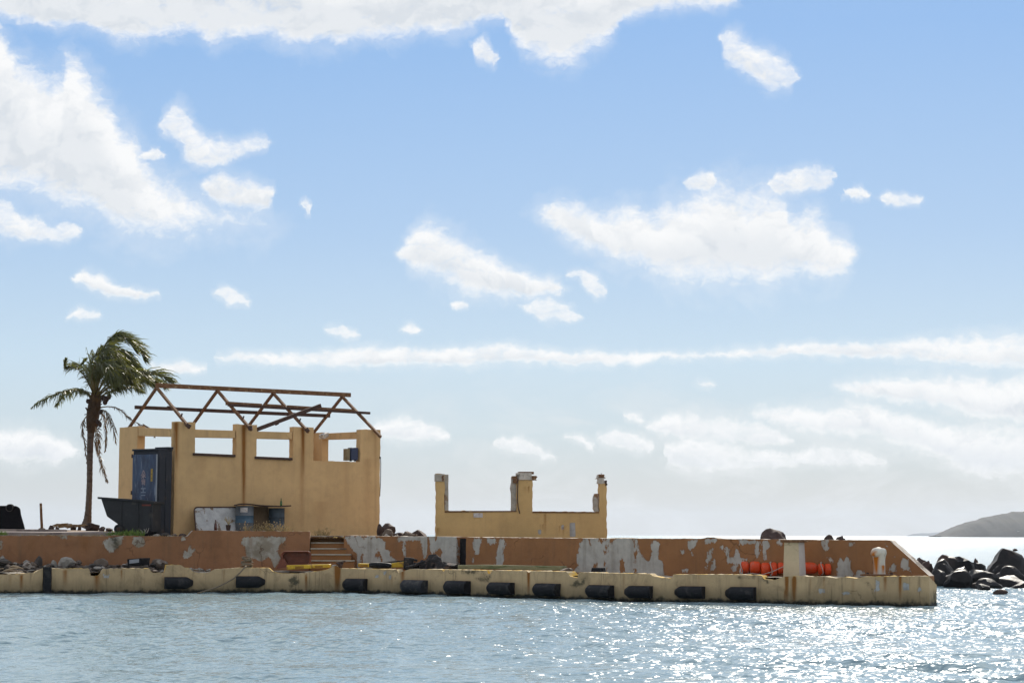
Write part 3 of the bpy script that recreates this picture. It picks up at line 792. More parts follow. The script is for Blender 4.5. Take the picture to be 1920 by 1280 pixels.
rw = thing('breakwater_wall', 'long orange wall with big white bare patches and a sloping end', 'wall', (gx(1300, wy(1300)), wy(1300), 0.4))
ro, _ = strip_wall('wall_face', wsec(874, 1741), [(874, 1006.5), (1140, 1009), (1318, 1009.2), (1325, 1006.5), (1337, 1006.6), (1345, 1009.6), (1500, 1011), (1668, 1012.3), (1741, 1079)], ZD - 0.1, 0.34, M['orange'], rw, top_mat=M['bare'], seed=5, ragged_top=0.006, chip=0.01)
c6 = lambda *p: C(4.571, 760, 870, *p)
c7 = lambda *p: C(4.8, 1140, 970, *p)
c8 = lambda *p: C(4.571, 1500, 950, *p)
paint(ro, 'peel', [c6((585, 635), (660, 632), (640, 680), (635, 770), (600, 770), (580, 700)), c6((695, 632), (780, 635), (775, 670), (740, 685), (700, 665)),
                   c6((800, 632), (845, 640), (858, 700), (835, 770), (850, 800), (830, 870), (770, 870), (780, 780), (795, 700)), c6((555, 820), (590, 800), (600, 830), (580, 850)),
                   c6((1540, 628), (1740, 628), (1740, 930), (1450, 920), (1480, 860), (1460, 830), (1460, 780), (1490, 740), (1500, 680)),
                   c7((0, 180), (272, 180), (270, 280), (310, 350), (350, 392), (390, 350), (400, 300), (388, 220), (430, 208), (470, 220), (450, 300), (460, 370), (492, 400), (503, 520), (-5, 540)),
                   c7((720, 215), (800, 192), (790, 260), (755, 280), (765, 340), (740, 320), (725, 270)), c7((650, 290), (690, 290), (690, 330), (655, 325)), c7((905, 285), (940, 280), (930, 350), (900, 410), (880, 400), (905, 330)),
                   c7((945, 370), (965, 380), (970, 460), (940, 485), (920, 470)), c7((672, 465), (718, 460), (712, 490), (672, 488)), c7((1060, 250), (1085, 260), (1095, 360), (1140, 360), (1150, 270), (1165, 300), (1185, 360), (1250, 380), (1230, 405), (1140, 410), (1080, 410), (1060, 330)),
                   c7((1330, 220), (1370, 200), (1360, 300), (1340, 380), (1328, 330)), c7((1388, 195), (1440, 205), (1452, 260), (1422, 300), (1430, 380), (1405, 390)), c7((1180, 205), (1340, 205), (1330, 230), (1190, 240)),
                   c7((865, 185), (985, 190), (975, 215), (880, 240)), c7((1510, 220), (1560, 198), (1570, 240), (1530, 255)), c7((1010, 250), (1040, 255), (1035, 290), (1012, 280)), c7((880, 440), (900, 440), (895, 470), (880, 465)), c7((1110, 440), (1150, 445), (1155, 485), (1130, 480)),
                   c8((175, 280), (245, 280), (235, 340), (260, 345), (210, 375), (190, 350)), c8((415, 310), (460, 298), (475, 340), (430, 335)), c8((345, 425), (367, 480), (405, 425), (430, 440), (430, 520), (470, 600), (320, 600), (320, 480)),
                   c8((480, 550), (550, 545), (550, 600), (480, 600)), c8((230, 430), (275, 440), (280, 480), (260, 470)), c8((755, 545), (800, 475), (825, 490), (815, 555), (765, 560)), c8((880, 430), (940, 440), (940, 540), (960, 558), (900, 545), (865, 520)), c8((730, 318), (757, 325), (750, 342), (733, 340)), c8((800, 420), (830, 415), (828, 440), (805, 440))],
      [c6((1575, 632), (1592, 632), (1580, 705), (1570, 700)), c6((1645, 632), (1740, 632), (1735, 655), (1690, 670), (1650, 660)), c6((1715, 690), (1730, 670), (1718, 770), (1705, 770)), c6((1600, 890), (1612, 850), (1648, 848), (1640, 900)), c6((1700, 890), (1705, 830), (1718, 835), (1715, 900)),
       c7((110, 370), (130, 365), (145, 400), (150, 500), (110, 500)), c7((60, 180), (30, 250), (0, 190)), c7((230, 195), (245, 195), (240, 255)), c7((240, 300), (256, 310), (255, 420), (240, 425)), c7((235, 460), (258, 455), (258, 520), (235, 520)), c8((208, 300), (225, 300), (220, 330), (207, 335))], soft=9)

# gap between the two walls; an added black panel stands for its darkness
mb = MB()
a = at(855.5, 1010, 43.28); c2 = at(875, 1010, 43.0)
mb.hexa([(a.x, a.y, 0.35), (c2.x, c2.y, 0.35), (c2.x + .12, c2.y + .2, 0.35), (a.x + .12, a.y + .2, 0.35)],
        [(a.x, a.y, 1.165), (c2.x, c2.y, 1.165), (c2.x + .12, c2.y + .2, 1.165), (a.x + .12, a.y + .2, 1.165)])
solo(mb, 'slot_dark_panel', M['rubber'], 'upright black panel added as the darkness of the gap between the two upper walls', 'dark panel', (a.x, a.y, 0.4))

# --- deck, platform and slab
def lerp_line(pts, n):
    P = samples(pts, 0.5)
    L = [0.0]
    for i in range(1, len(P)):
        L.append(L[-1] + (P[i] - P[i - 1]).length)
    s = np.linspace(0, L[-1], n)
    return np.stack([np.interp(s, L, [p.x for p in P]), np.interp(s, L, [p.y for p in P])], 1)
n = 240
A = lerp_line(Q[:7], n); Bk = lerp_line(WY, n)
vs, fs = [], []
for i in range(n):
    for j in range(9):
        q = A[i] * (1 - j / 8 * 1.06) + Bk[i] * (j / 8 * 1.06)
        zz = 0.43 + 0.05 * min(1, max(0, (q[0] + 2) / 8)) + 0.035 * mnoise.fractal(Vector((q[0] * 1.3, q[1] * 1.3, 0)), 0.8, 2.0, 4)
        d_ = A[i] - Bk[i]
        vs.append((q[0] + (0.02 if j else 0), q[1] + (0.12 if j == 0 else 0), zz))
for i in range(n - 1):
    for j in range(8):
        a = i * 9 + j
        fs.append((a, a + 9, a + 10, a + 1))
mb = MB(); mb.add(vs, fs)
props(mb.build('walkway', M['deck'], None, smooth=True), 'worn concrete walkway strip behind the quay edge', 'walkway', None, 'structure')
DECK_Z = 0.45

def ground_z(x, y):
    z = 1.17 + 0.16 * min(1, max(0, (-9.0 - x) / 1.5)) * min(1, max(0, (y - 45.5) / 3))
    right = min(1, max(0, (x - 1.0 + (44 - y) * 0.25) / 3.2))
    z -= 0.35 * right
    back = min(1, max(0, (y - (55 - 0.5 * max(0, x))) / 6))
    z -= 2.2 * back + 1.4 * min(1, max(0, (x - 4.2) / 2.5))
    return z
vs, fs = [], []
W2 = lerp_line(WY, 150)
rows = 40
for i in range(150):
    for j in range(rows + 1):
        v = j / rows
        x = W2[i][0] + (0.1 + 0.0 * v); y = W2[i][1] + 0.17 + v * (63 - W2[i][1])
        x = x * (1 + v * 0.35)
        vs.append((x, y, ground_z(x, y) + 0.03 * mnoise.fractal(Vector((x * 1.1, y * 1.1, 4)), 0.9, 2.1, 4) * min(1, v * 12)))
for i in range(149):
    for j in range(rows):
        a = i * (rows + 1) + j
        fs.append((a, a + rows + 1, a + rows + 2, a + 1))
mb = MB(); mb.add(vs, fs)
props(mb.build('ground', M['earth'], None, smooth=True), 'sandy earth platform behind the upper wall', 'ground', None, 'structure')
mb = MB()
q = [at(-240, 1000, 45.3), at(215, 1000, 45.5), at(232, 1000, 47.0), at(150, 1000, 51.5), at(-240, 1000, 51.5)]
zt = [1.285, 1.275, 1.28, 1.345, 1.352]
mb.add([(p_.x, p_.y, 1.0) for p_ in q] + [(p_.x, p_.y, z_) for p_, z_ in zip(q, zt)], [(4, 3, 2, 1, 0), (5, 6, 7, 8, 9)] + [(i, (i + 1) % 5, 5 + (i + 1) % 5, 5 + i) for i in range(5)])
mb.hexa([(q[0].x, 46.9, 1.2), (q[2].x - 1.4, 47.3, 1.2), (q[3].x - .5, 51.9, 1.2), (q[4].x, 51.9, 1.2)], [(q[0].x, 46.9, 1.355), (q[2].x - 1.4, 47.3, 1.345), (q[3].x - .5, 51.9, 1.36), (q[4].x, 51.9, 1.365)])
props(mb.build('pavement', M['slab'], None, bevel=0.012), 'grey concrete slab floor beside the palm', 'pavement', None, 'structure')

# --- steps
st = thing('stairs', 'five orange painted concrete steps between the walls, treads paler', 'stairs', (gx(612, 44.6), 44.6, 0.4))
M['step'] = wall_mat('step_paint', (0.27, 0.12, 0.042), (0.40, 0.32, 0.22), ragged=0.4, flakes=0.35)
ytop = [1049.6, 1038, 1027, 1016, 1003.7]
for k, yy in enumerate(ytop):
    Yk = 44.15 + 0.27 * k
    za = at(610, yy, Yk).z
    xr = [664, 658, 650, 645, 645][k] if k < 3 else 645
    a, c2 = at(582.3, yy, Yk), at(xr, yy, Yk)
    mb = MB(); mb.cur = 0
    z0 = 0.3
    mb.hexa([(a.x, Yk, z0), (c2.x, Yk, z0), (c2.x, Yk + 0.30 + (1.0 if k == 4 else 0), z0), (a.x, Yk + 0.30 + (1.0 if k == 4 else 0), z0)],
            [(a.x, Yk, za - .03), (c2.x, Yk, za - .03), (c2.x, Yk + 0.30 + (1.0 if k == 4 else 0), za - .03), (a.x, Yk + 0.30 + (1.0 if k == 4 else 0), za - .03)])
    s_ = mb.build('step', M['step'], st, bevel=0.01)
    mb = MB()
    mb.hexa([(a.x - .002, Yk - .018, za - .03), (c2.x, Yk - .018, za - .03), (c2.x, Yk + 0.28, za - .03), (a.x - .002, Yk + 0.28, za - .03)],
            [(a.x - .002, Yk - .018, za), (c2.x, Yk - .018, za), (c2.x, Yk + 0.28, za), (a.x - .002, Yk + 0.28, za)])
    mb.build('tread', M['deck'], s_, bevel=0.006)

# ------------------------------------------------------------------ buildings
def cell_wall(name, o, u, v, thick, srng, zrng, filled, mat, parent, res=0.07, sbreaks=(), zbreaks=(), jit=0.0, front_back=True):
    """a wall in the plane through o along unit vector u, v pointing away from us; filled(s, z) says where there is wall. Openings get real reveals."""
    def lines(a, b, br):
        base = sorted(set([a, b] + [x for x in br if a < x < b]))
        out = []
        for i in range(len(base) - 1):
            k = max(1, round((base[i + 1] - base[i]) / res))
            out += list(np.linspace(base[i], base[i + 1], k + 1)[:-1])
        return out + [base[-1]]
    S = lines(srng[0], srng[1], sbreaks); Zs = lines(zrng[0], zrng[1], zbreaks)
    ns, nz = len(S) - 1, len(Zs) - 1
    fl = [[filled((S[i] + S[i + 1]) / 2, (Zs[j] + Zs[j + 1]) / 2) for j in range(nz)] for i in range(ns)]
    ids, vs, fs = {}, [], []
    def vid(i, j, back):
        k = (i, j, back)
        if k not in ids:
            ds = dz_ = 0.0
            edge = not all(0 <= a < ns and 0 <= c < nz and fl[a][c] for a in (i - 1, i) for c in (j - 1, j))
            if jit and edge and j > 0:
                ds = jit * mnoise.noise(Vector((S[i] * 9, Zs[j] * 9, 1.7)))
                dz_ = jit * mnoise.noise(Vector((S[i] * 9, Zs[j] * 9, 9.7)))
            lump = 0.006 * mnoise.noise(Vector((S[i] * 1.3, Zs[j] * 1.3, 2.0)))
            p = Vector((o.x, o.y, 0)) + u * (S[i] + ds) + v * (thick * back + lump)
            ids[k] = len(vs); vs.append((p.x, p.y, Zs[j] + dz_))
        return ids[k]
    for i in range(ns):
        for j in range(nz):
            if not fl[i][j]:
                continue
            fs.append((vid(i, j, 0), vid(i + 1, j, 0), vid(i + 1, j + 1, 0), vid(i, j + 1, 0)))
            fs.append((vid(i, j, 1), vid(i, j + 1, 1), vid(i + 1, j + 1, 1), vid(i + 1, j, 1)))
            for (di, dj, e0, e1) in ((-1, 0, (i, j), (i, j + 1)), (1, 0, (i + 1, j + 1), (i + 1, j)), (0, -1, (i + 1, j), (i, j)), (0, 1, (i, j + 1), (i + 1, j + 1))):
                a, c = i + di, j + dj
                if 0 <= a < ns and 0 <= c < nz and fl[a][c]:
                    continue
                fs.append((vid(*e0, 0), vid(*e0, 1), vid(*e1, 1), vid(*e1, 0)))
    mb = MB(); mb.add(vs, fs)
    return mb.build(name, mat, parent)

# --- the roofless building: front from A to B, side wall going back from A
A = Vector((gx(325, 46.5), 46.5, 0)); B = Vector((gx(711.5, 49.8), 49.8, 0))
Uf = (B - A).normalized(); Vf = Vector((-Uf.y, Uf.x, 0))
Lf = (B - A).length; Wd = 3.06
def FP(px, py, back=0.0):
    """point on the front wall's face (or back metres behind it)"""
    return on_plane(px, py, A + Vf * back, Vf)
def fs_(px):
    return (FP(px, 950) - A).dot(Uf)
def fz(px, py, back=0.0):
    return FP(px, py, back).z
SILL = [(363.5, 441.5, fz(400, 852)), (479.5, 548.5, fz(514, 857)), (586.5, 674.5, fz(630, 864.5))]
TOPS = [(325, 363.5, fz(343, 790.5)), (441.5, 479.5, fz(460, 795.5)), (548.5, 586.5, fz(567, 800)), (674.5, 712, fz(695, 805.2))]
bld = thing('roofless_building', 'roofless yellow building with rusty roof trusses left standing over its walls', 'building', (A.x, A.y, 1.15))
secs = sorted([(fs_(a), fs_(c), z) for a, c, z in SILL + TOPS])
secs[0] = (0.0,) + secs[0][1:]; secs[-1] = (secs[-1][0], Lf, secs[-1][2])
def front_fill(s, z):
    for a, c, zt in secs:
        if a <= s <= c:
            return z < zt
    return False
fw = cell_wall('front_wall', A, Uf, Vf, 0.2, (0, Lf), (0.95, 3.95), front_fill, M['plaster'], bld, res=0.035, sbreaks=[a for a, _, _ in secs], zbreaks=[z for _, _, z in secs], jit=0.012)
streaks(fw, 'rust', [(330.5, 3.2, 792, 890, 1.3), (334, 2.0, 792, 830, .6), (457, 3.4, 797, 985, 1.5), (461, 2, 797, 850, .7), (568, 3.2, 802, 900, 1.3), (566, 4, 840, 1000, .45), (329, 3.0, 880, 1000, .3),
                     (704, 2.6, 812, 1000, .3), (690, 8, 860, 1004, .2), (648, 6, 866, 990, .12), (326, 1.6, 880, 960, .5), (600, 12, 940, 1008, .18), (380, 8, 860, 900, .12)])
a_ = fw.data.attributes
# beams between the pillars
def beam(px0, px1, t0, b0, t1, b1, back, thick, mat=None):
    f4 = [FP(px0, b0, back), FP(px1, b1, back), FP(px1, t1, back), FP(px0, t0, back)]
    mb = MB(); mb.hexa(f4, [q + Vf * thick for q in f4])
    return mb.build('beam', mat or M['plaster_beam'], bld, bevel=0.008)
M['plaster_beam'] = wall_mat('beam_plaster', PLASTER, (0.22, 0.17, 0.12), ragged=0.4, flakes=0.05)
for q in ((363.7, 441.3, 804.5, 819.5, 807, 821), (479.7, 548.3, 808.3, 821.8, 810, 823.5)):
    bo = beam(*q, 0.03, 0.15)
    streaks(bo, 'rust', [])
for (p0, p1, y0, y1) in ((363.2, 441.8, 848.5, 852), (479.2, 549, 855, 858)):
    f4 = [FP(p0, y0 + 4.6, -0.05), FP(p1, y1 + 4.6, -0.05), FP(p1, y1, -0.05), FP(p0, y0, -0.05)]
    mb = MB(); mb.hexa(f4, [q + Vf * 0.27 for q in f4])
    mb.build('window_sill', M['rust_dark'], bld, bevel=0.006)
# left side wall, opening above the cabinet
LS = lambda px, py: on_plane(px, py, A + Uf * 0.0, Uf)
lA = A + Vf * 0.203
zt_far, zt_near = fz(221, 801.2) , 0
zP0 = at(238, 801, 48.8).z
side_o = A + Vf * Wd
def side_fill(s, z):           # s from the far corner towards the front
    if s < 1.02:
        return z < zP0
    return z < 3.02 - 0.0 * s
sw = cell_wall('side_wall', side_o, -Vf, Uf, 0.2, (0, Wd - 0.203), (0.95, 3.95), side_fill, M['plaster'], bld, res=0.09, sbreaks=[1.02], zbreaks=[3.02, zP0], jit=0.008)
pa = on_plane(259, 817, A, Uf); pb = on_plane(325, 818.3, A, Uf); pc = on_plane(325, 803, A, Uf); pd = on_plane(259, 801.0, A, Uf)
sb = [(pa + Vf * 0.0), pb + Vf * 0.21, pc + Vf * 0.21, pd]
d0 = (side_o - Vf * 1.022 - A).dot(Vf)
def onside(dist, z):
    return A + Vf * dist + Vector((0, 0, z)) + Uf * 0.02
mb = MB()
q4 = [onside(d0, pa.z), onside(0.206, pb.z), onside(0.206, pc.z), onside(d0, pd.z)]
mb.hexa(q4, [q + Uf * 0.15 for q in q4])
mb.build('beam', M['plaster_beam'], bld, bevel=0.008)
# right side wall seen from inside, its beam and rear corner pillar
bo_ = B - Uf * 0.2
zsill = SILL[2][2] - 0.03
zrt = at(600, 812, 52.2).z
def right_fill(s, z):
    if s > Wd - 0.52:
        return z < zrt
    return z < zsill
cell_wall('side_wall', bo_ + Vf * 0.203, Vf, Uf, 0.2, (0, Wd - 0.203), (0.95, 3.95), lambda s, z: right_fill(s + 0.203, z), M['plaster'], bld, res=0.1, sbreaks=[Wd - 0.52 - 0.203], zbreaks=[zsill, zrt], jit=0.012)
mb = MB()
def onright(dist, z):
    return B - Uf * 0.17 + Vf * dist + Vector((0, 0, z))
zb0, zb1 = fz(680, 820.5), at(609, 824.5, 51.9).z
q4 = [onright(0.206, zb0), onright(Wd - 0.523, zb1), onright(Wd - 0.523, at(609, 812.8, 51.9).z), onright(0.206, fz(680, 806.5))]
mb.hexa(q4, [q + Uf * 0.14 for q in q4])
mb.build('beam', M['plaster_beam'], bld, bevel=0.01)
# rear wall: low, with pillars under the truss feet
tr_s = [fs_(343.5), fs_(460), fs_(567), fs_(699)]
ro_ = A + Vf * Wd
def rear_fill(s, z):
    for k, c in enumerate(tr_s):
        if abs(s - c) < 0.15 and 0 < k < 3:
            return z < zrt + 0.02
    if s > Lf - 0.62:
        return z < zrt
    if s < 0.3:
        return z < zP0
    return z < 2.9
cell_wall('rear_wall', ro_ + Uf * 0.203 + Vf * 0.003, Uf, Vf, 0.2, (0, Lf - 0.406), (0.95, 3.95), lambda s, z: rear_fill(s + 0.203, z), M['plaster'], bld, res=0.1,
          sbreaks=[c - 0.203 + e for c in tr_s for e in (-.15, .15)] + [Lf - 0.62 - 0.203, 0.097], zbreaks=[2.9, zrt, zrt + .02, zP0], jit=0.01)

# roof trusses
ZAP = at(283, 726.5, 47.9).z
def truss_pts(s):
    base = A + Uf * s
    front = base + Vf * 0.05; back = base + Vf * (Wd - 0.05)
    zf = TOPS[1][2] + 0.03
    f = Vector((front.x, front.y, zf)); b_ = Vector((back.x, back.y, zf - 0.02))
    m_ = base + Vf * (Wd / 2); ap = Vector((m_.x, m_.y, ZAP))
    return f, ap, b_
trs = [truss_pts(s) for s in tr_s]
for k, (f, ap, b_) in enumerate(trs):
    e = (f - ap).normalized()
    tip = f + e * (0.33 if k < 3 else 0.45)
    mb = MB(); mb.bar(ap + e * 0.02, tip, 0.052, 0.066)
    mb.build('rafter', M['rust'], bld)
    e2 = (b_ - ap).normalized()
    mb = MB(); mb.bar(ap + e2 * 0.02, b_ + e2 * (0.25 if k in (0,) else 0.1), 0.052, 0.066)
    mb.build('rafter', M['rust'], bld)
    if k < 3:
        mb = MB()
        mb.box(tip - e * 0.05 + Vector((0, 0, 0.02)), (0.10, 0.14, 0.09), Matrix.Rotation(0.5 + k, 3, 'Y'))
        mb.build('bracket', M['rust_dark'], bld)
        mb = MB(); mb.box(f - e * 0.14 + Vector((0, 0, 0.07)), (0.03, 0.05, 0.09), Matrix.Rotation(0.3, 3, 'Y'))
        mb.build('cleat', M['rust_dark'], bld)
mb = MB(); mb.bar(trs[0][1] - Uf * 0.03 + Vector((0, 0, .055)), trs[3][1] + Uf * 0.24 + Vector((0, 0, .055)), 0.08, 0.105)
mb.build('ridge_beam', M['rust'], bld, bevel=0.006)
def on_rafter(tr, t, frontside, lift=0.07):
    f, ap, b_ = tr
    q = (f if frontside else b_).lerp(ap, t)
    return q + Vector((0, 0, lift))
mb = MB(); mb.bar(on_rafter(trs[0], .43, False) - Uf * 0.16, on_rafter(trs[3], .42, False) + Uf * 0.14, 0.07, 0.085)
mb.build('purlin', M['rust_dark'], bld)
p0, p1 = on_rafter(trs[1], .46, True), on_rafter(trs[3], .40, True)
mb = MB(); mb.bar(p0 - Uf * 0.12, p1 + Uf * 0.28, 0.07, 0.06); mb.build('purlin', M['rust_dark'], bld)
mb = MB()
for (t0, t1) in ((-.04, .22), (.24, .40), (.42, .95)):
    a, c2 = p0.lerp(p1, t0) + Vector((0, 0, .055)), p0.lerp(p1, t1) + Vector((0, 0, .052))
    mb.bar(a, c2, 0.065, 0.05)
mb.bar(p0 - Uf * 0.18 + Vector((0, 0, .03)), p0 + Uf * 0.02 + Vector((0, 0, .04)), 0.05, 0.07)
mb.build('purlin_remnant', M['rust'], bld)
a = FP(480, 805.5, 0.08); c2 = at(601, 760, 48.9)
mb = MB(); mb.bar(a, c2, 0.07, 0.09); mb.bar(a.lerp(c2, .3) - Vector((0, 0, .06)), a.lerp(c2, .34) - Vector((0, 0, .05)), .06, .03)
solo(mb, 'fallen_beam', M['rust_dark'], 'loose dark beam slanting up through the roof frame from the second window', 'beam', a)
# loose concrete stub hanging from the right-hand beam
mb = MB(); mb.bar(at(602, 819, 49.4), at(612, 814, 49.8), 0.12, 0.10)
mb.build('hanging_stub', M['bare'], bld)
# side cable on the right corner
mb = MB()
k0 = at(713.5, 857, 49.85)
mb.tube([at(711.5, 858.5, 49.8), at(713.2, 857, 49.8), k0, at(714, 870, 49.85), at(713.6, 900, 49.85), at(712.2, 930, 49.8)], 0.009, 5)
mb.box(at(712.6, 857.5, 49.8), (0.03, 0.03, 0.05))
mb.build('cable', M['rubber'], bld)
# the dark box on the window sill
spk = thing('loudspeaker', 'dark navy box standing on the sill of the last window opening', 'box', FP(660, 864.4, 0.10))
M['navy'] = plain('navy_paint', (0.035, 0.045, 0.085), 0.55, 0.3, 12, 0.2)
M['tan_board'] = plain('tan_board', (0.20, 0.15, 0.08), 0.8, 0.3, 9, 0.3)
rt = Matrix.Rotation(math.atan2(Uf.y, Uf.x), 3, 'Z')
c0 = FP(661.5, 851.5, 0.12)
mb = MB(); mb.box(c0 + Vector((0, 0, .01)), (0.195, 0.19, 0.31), rt); mb.build('cabinet', M['navy'], spk, bevel=0.012)
mb = MB(); mb.box(FP(649.8, 852, 0.13), (0.09, 0.17, 0.29), rt); mb.build('side_panel', M['tan_board'], spk, bevel=0.006)
for dx in (-.06, .07):
    mb = MB(); mb.box(c0 + Uf * dx + Vector((0, 0, -.155)), (0.04, 0.05, 0.03), rt); mb.build('foot', M['rubber'], spk)

# --- ruin of a second, smaller building
RA = Vector((gx(818, 44.6), 44.6, 0)); RB = Vector((gx(1138, 45.4), 45.4, 0))
Ur = (RB - RA).normalized(); Vr = Vector((-Ur.y, Ur.x, 0))
def RP(px, py, back=0.0):
    return on_plane(px, py, RA + Vr * back, Vr)
rs = lambda px: (RP(px, 950) - RA).dot(Ur)
rz = lambda px, py: RP(px, py).z
ruin = thing('ruined_wall', 'ochre ruin, a low wall with three broken pillars and no roof', 'ruin', (RA.x, RA.y, 1.0))
Lr = (RB - RA).length
rsec = [(0, rs(833.5), rz(826, 888)), (rs(833.5), rs(969), rz(900, 957.5)), (rs(969), rs(998.5), rz(985, 899)), (rs(998.5), rs(1124), rz(1060, 958.5)), (rs(1124), Lr, rz(1131, 906))]
def ruin_fill(s, z):
    for a, c, zt in rsec:
        if a <= s <= c:
            return z < zt
    return False
rwl = cell_wall('wall', RA, Ur, Vr, 0.16, (0, Lr), (0.75, 2.75), ruin_fill, M['ruin'], ruin, res=0.03, sbreaks=[a for a, _, _ in rsec], zbreaks=[z for _, _, z in rsec], jit=0.02)
paint(rwl, 'peel', [c6((1408, 502), (1455, 500), (1460, 620), (1410, 620)), c6((1335, 520), (1360, 518), (1360, 560), (1338, 560)), c6((1135, 560), (1165, 560), (1165, 600), (1140, 600))], soft=2.5)
streaks(rwl, 'rust', [(1022, 2.0, 962, 1000, .75), (1056, 1.6, 988, 1006, .7), (1049, 1.2, 984, 1000, .6), (1060, 1.2, 984, 996, .5), (1087, 1, 962, 980, .3), (985, 1, 912, 928, .8), (991, 1, 912, 924, .8), (1014, 1.2, 982, 994, .5), (1018, 1.2, 982, 994, .5), (821, 3, 990, 1004, .6)])
# the rusty edge strips along the broken sills
for (p0, p1) in ((834, 968.6), (999, 1123.6)):
    f4 = [RP(p0, 960.2 if p0 < 900 else 960.8, -0.015), RP(p1, 958.8 if p0 < 900 else 961.2, -0.015), RP(p1, 957 if p0 < 900 else 959.2, -0.015), RP(p0, 957.2 if p0 < 900 else 958, -0.015)]
    mb = MB(); mb.hexa(f4, [q + Vr * 0.18 for q in f4]); mb.build('sill_strip', M['rust'], ruin)
M['stripped'] = plain('stripped_concrete', (0.36, 0.31, 0.25), 0.9, 0.3, 10, 0.8, second=(0.22, 0.12, 0.06), sec_amt=0.3)
def post(px0, px1, y0, y1, back, thick, name, mat, jag=0.02):
    """irregular broken upright: front outline jittered, real thickness"""
    n_ = 7
    L_, R_ = [], []
    for i in range(n_):
        y = y1 + (y0 - y1) * i / (n_ - 1)
        j1 = jag * mnoise.noise(Vector((px0, y * .3, 1))); j2 = jag * mnoise.noise(Vector((px1, y * .3, 5)))
        L_.append(RP(px0, y, back) + Ur * j1); R_.append(RP(px1, y, back) + Ur * j2)
    poly = R_ + L_[::-1]
    mb = MB(); mb.prism(poly, Vr * thick)
    return mb.build(name, mat, ruin, bevel=0.006)
post(833.6, 841, 889, 957.2, 0.03, 0.10, 'stripped_edge', M['stripped'], 0.006)
post(817.2, 833.4, 888.2, 902, -0.022, 0.2, 'pillar_cap', M['stripped'], 0.004)
post(828.5, 832, 891, 901, -0.045, 0.06, 'rust_stub', M['rust'], 0.02)
post(960, 968.8, 893, 957.4, 0.03, 0.13, 'stripped_edge', M['stripped'], 0.05)
post(962, 969.5, 892, 905, -0.02, 0.12, 'rust_stub', M['rust'], 0.05)
post(970.5, 997, 886, 899.2, -0.03, 0.22, 'pillar_cap', M['bare'], 0.03)
post(994, 1006.5, 891.5, 900, 0.0, 0.12, 'rust_stub', M['rust'], 0.05)
post(973, 1001, 883.8, 888.5, 0.0, 0.14, 'rust_stub', M['rust'], 0.04)
post(1114.5, 1123.6, 925, 958.4, 0.03, 0.1, 'stripped_edge', M['stripped'], 0.05)
post(1121, 1134, 890, 906.5, 0.01, 0.13, 'pillar_cap', M['bare'], 0.05)
post(1122.5, 1133, 888.8, 895, -0.01, 0.15, 'rust_stub', M['rust'], 0.05)
post(1134.5, 1138.3, 900, 910, -0.02, 0.14, 'rust_stub', M['rust_dark'], 0.03)
mb = MB()
mb.tube([RP(971.5, 896, -.03), RP(970.5, 915, -.035), RP(970.2, 935, -.03), RP(971.5, 950, -.04), RP(974.5, 962, -.03)], 0.012, 6)
mb.build('rusty_bar', M['rust_dark'], ruin)
for (x0, y0, x1, y1) in ((966, 893, 961, 896), (1120, 897, 1115.5, 897), (1127.5, 890, 1127.2, 886.5), (1131, 893, 1133.5, 889.5), (988, 899, 988, 905), (1003, 897, 1006, 900.5)):
    mb = MB(); mb.tube([RP(x0, y0, 0.02), RP((x0 + x1) / 2 + .4, (y0 + y1) / 2, 0.01), RP(x1, y1, 0.0)], 0.007, 5); mb.build('rebar', M['rust'], ruin)
pl = [RP(888, 969.4, -.012), RP(905, 969.4, -.012), RP(905, 961.4, -.012), RP(888, 961.4, -.012)]
M['plate'] = plain('faded_plate', (0.52, 0.47, 0.43), 0.6, 0.25, 30, 0.1, second=(0.40, 0.30, 0.25), sec_amt=0.35, sec_scale=22)
mb = MB(); mb.hexa(pl, [q + Vr * 0.008 for q in pl]); mb.build('sign_plate', M['plate'], ruin)

# ------------------------------------------------------------------ rocks (builder)
def rock_mesh(seed, sub=3, rough=0.28, flat=0.75, cuts=5, detail=0.10):
    import bmesh
    r_ = random.Random(seed)
    bm = bmesh.new()
    bmesh.ops.create_icosphere(bm, subdivisions=sub, radius=1.0)
    planes = []
    for _ in range(cuts):
        n_ = Vector((r_.gauss(0, 1), r_.gauss(0, 1), r_.gauss(0, .7))).normalized()
        planes.append((n_, r_.uniform(0.45, 0.8)))
    off = Vector((seed * 3.7, seed * 1.3, seed * 7.1))
    for v in bm.verts:
        p = v.co.copy()
        p *= 1 + rough * mnoise.noise(p * 1.1 + off)
        for n_, d_ in planes:
            e = p.dot(n_) - d_
            if e > 0:
                p -= n_ * e * 0.97
        p *= 1 + detail * mnoise.fractal(p * 2.6 + off, 0.9, 2.1, 4)
        p.z *= flat
        v.co = p
    z0 = min(v.co.z for v in bm.verts)
    for v in bm.verts:
        v.co.z -= z0
        v.co.z = max(0.0, v.co.z - 0.10 * flat)
    me = bpy.data.meshes.new('rock')
    bm.to_mesh(me); bm.free()
    me.polygons.foreach_set('use_smooth', [True] * len(me.polygons))
    me.set_sharp_from_angle(angle=R(22 if sub == 2 else 34))
    return me
ROCKS = [rock_mesh(k, 3, 0.40, 0.7, 5, 0.12) for k in range(7)]
STONES = [rock_mesh(20 + k, 2, 0.45, 0.62, 13, 0.12) for k in range(8)]
def rock(name, me, mat, loc, size, rz, label, cat='rock', group=None, tilt=0.0):
    key = me.name + '_' + mat.name
    m2 = bpy.data.meshes.get(key)
    if m2 is None:
        m2 = me.copy(); m2.name = key; m2.materials.append(mat)
    o = bpy.data.objects.new(name, m2); COL.objects.link(o)
    o.location = loc; o.scale = size if hasattr(size, '__len__') else (size,) * 3
    o.rotation_euler = (tilt, tilt * .6, rz)
    return props(o, label, cat, group)
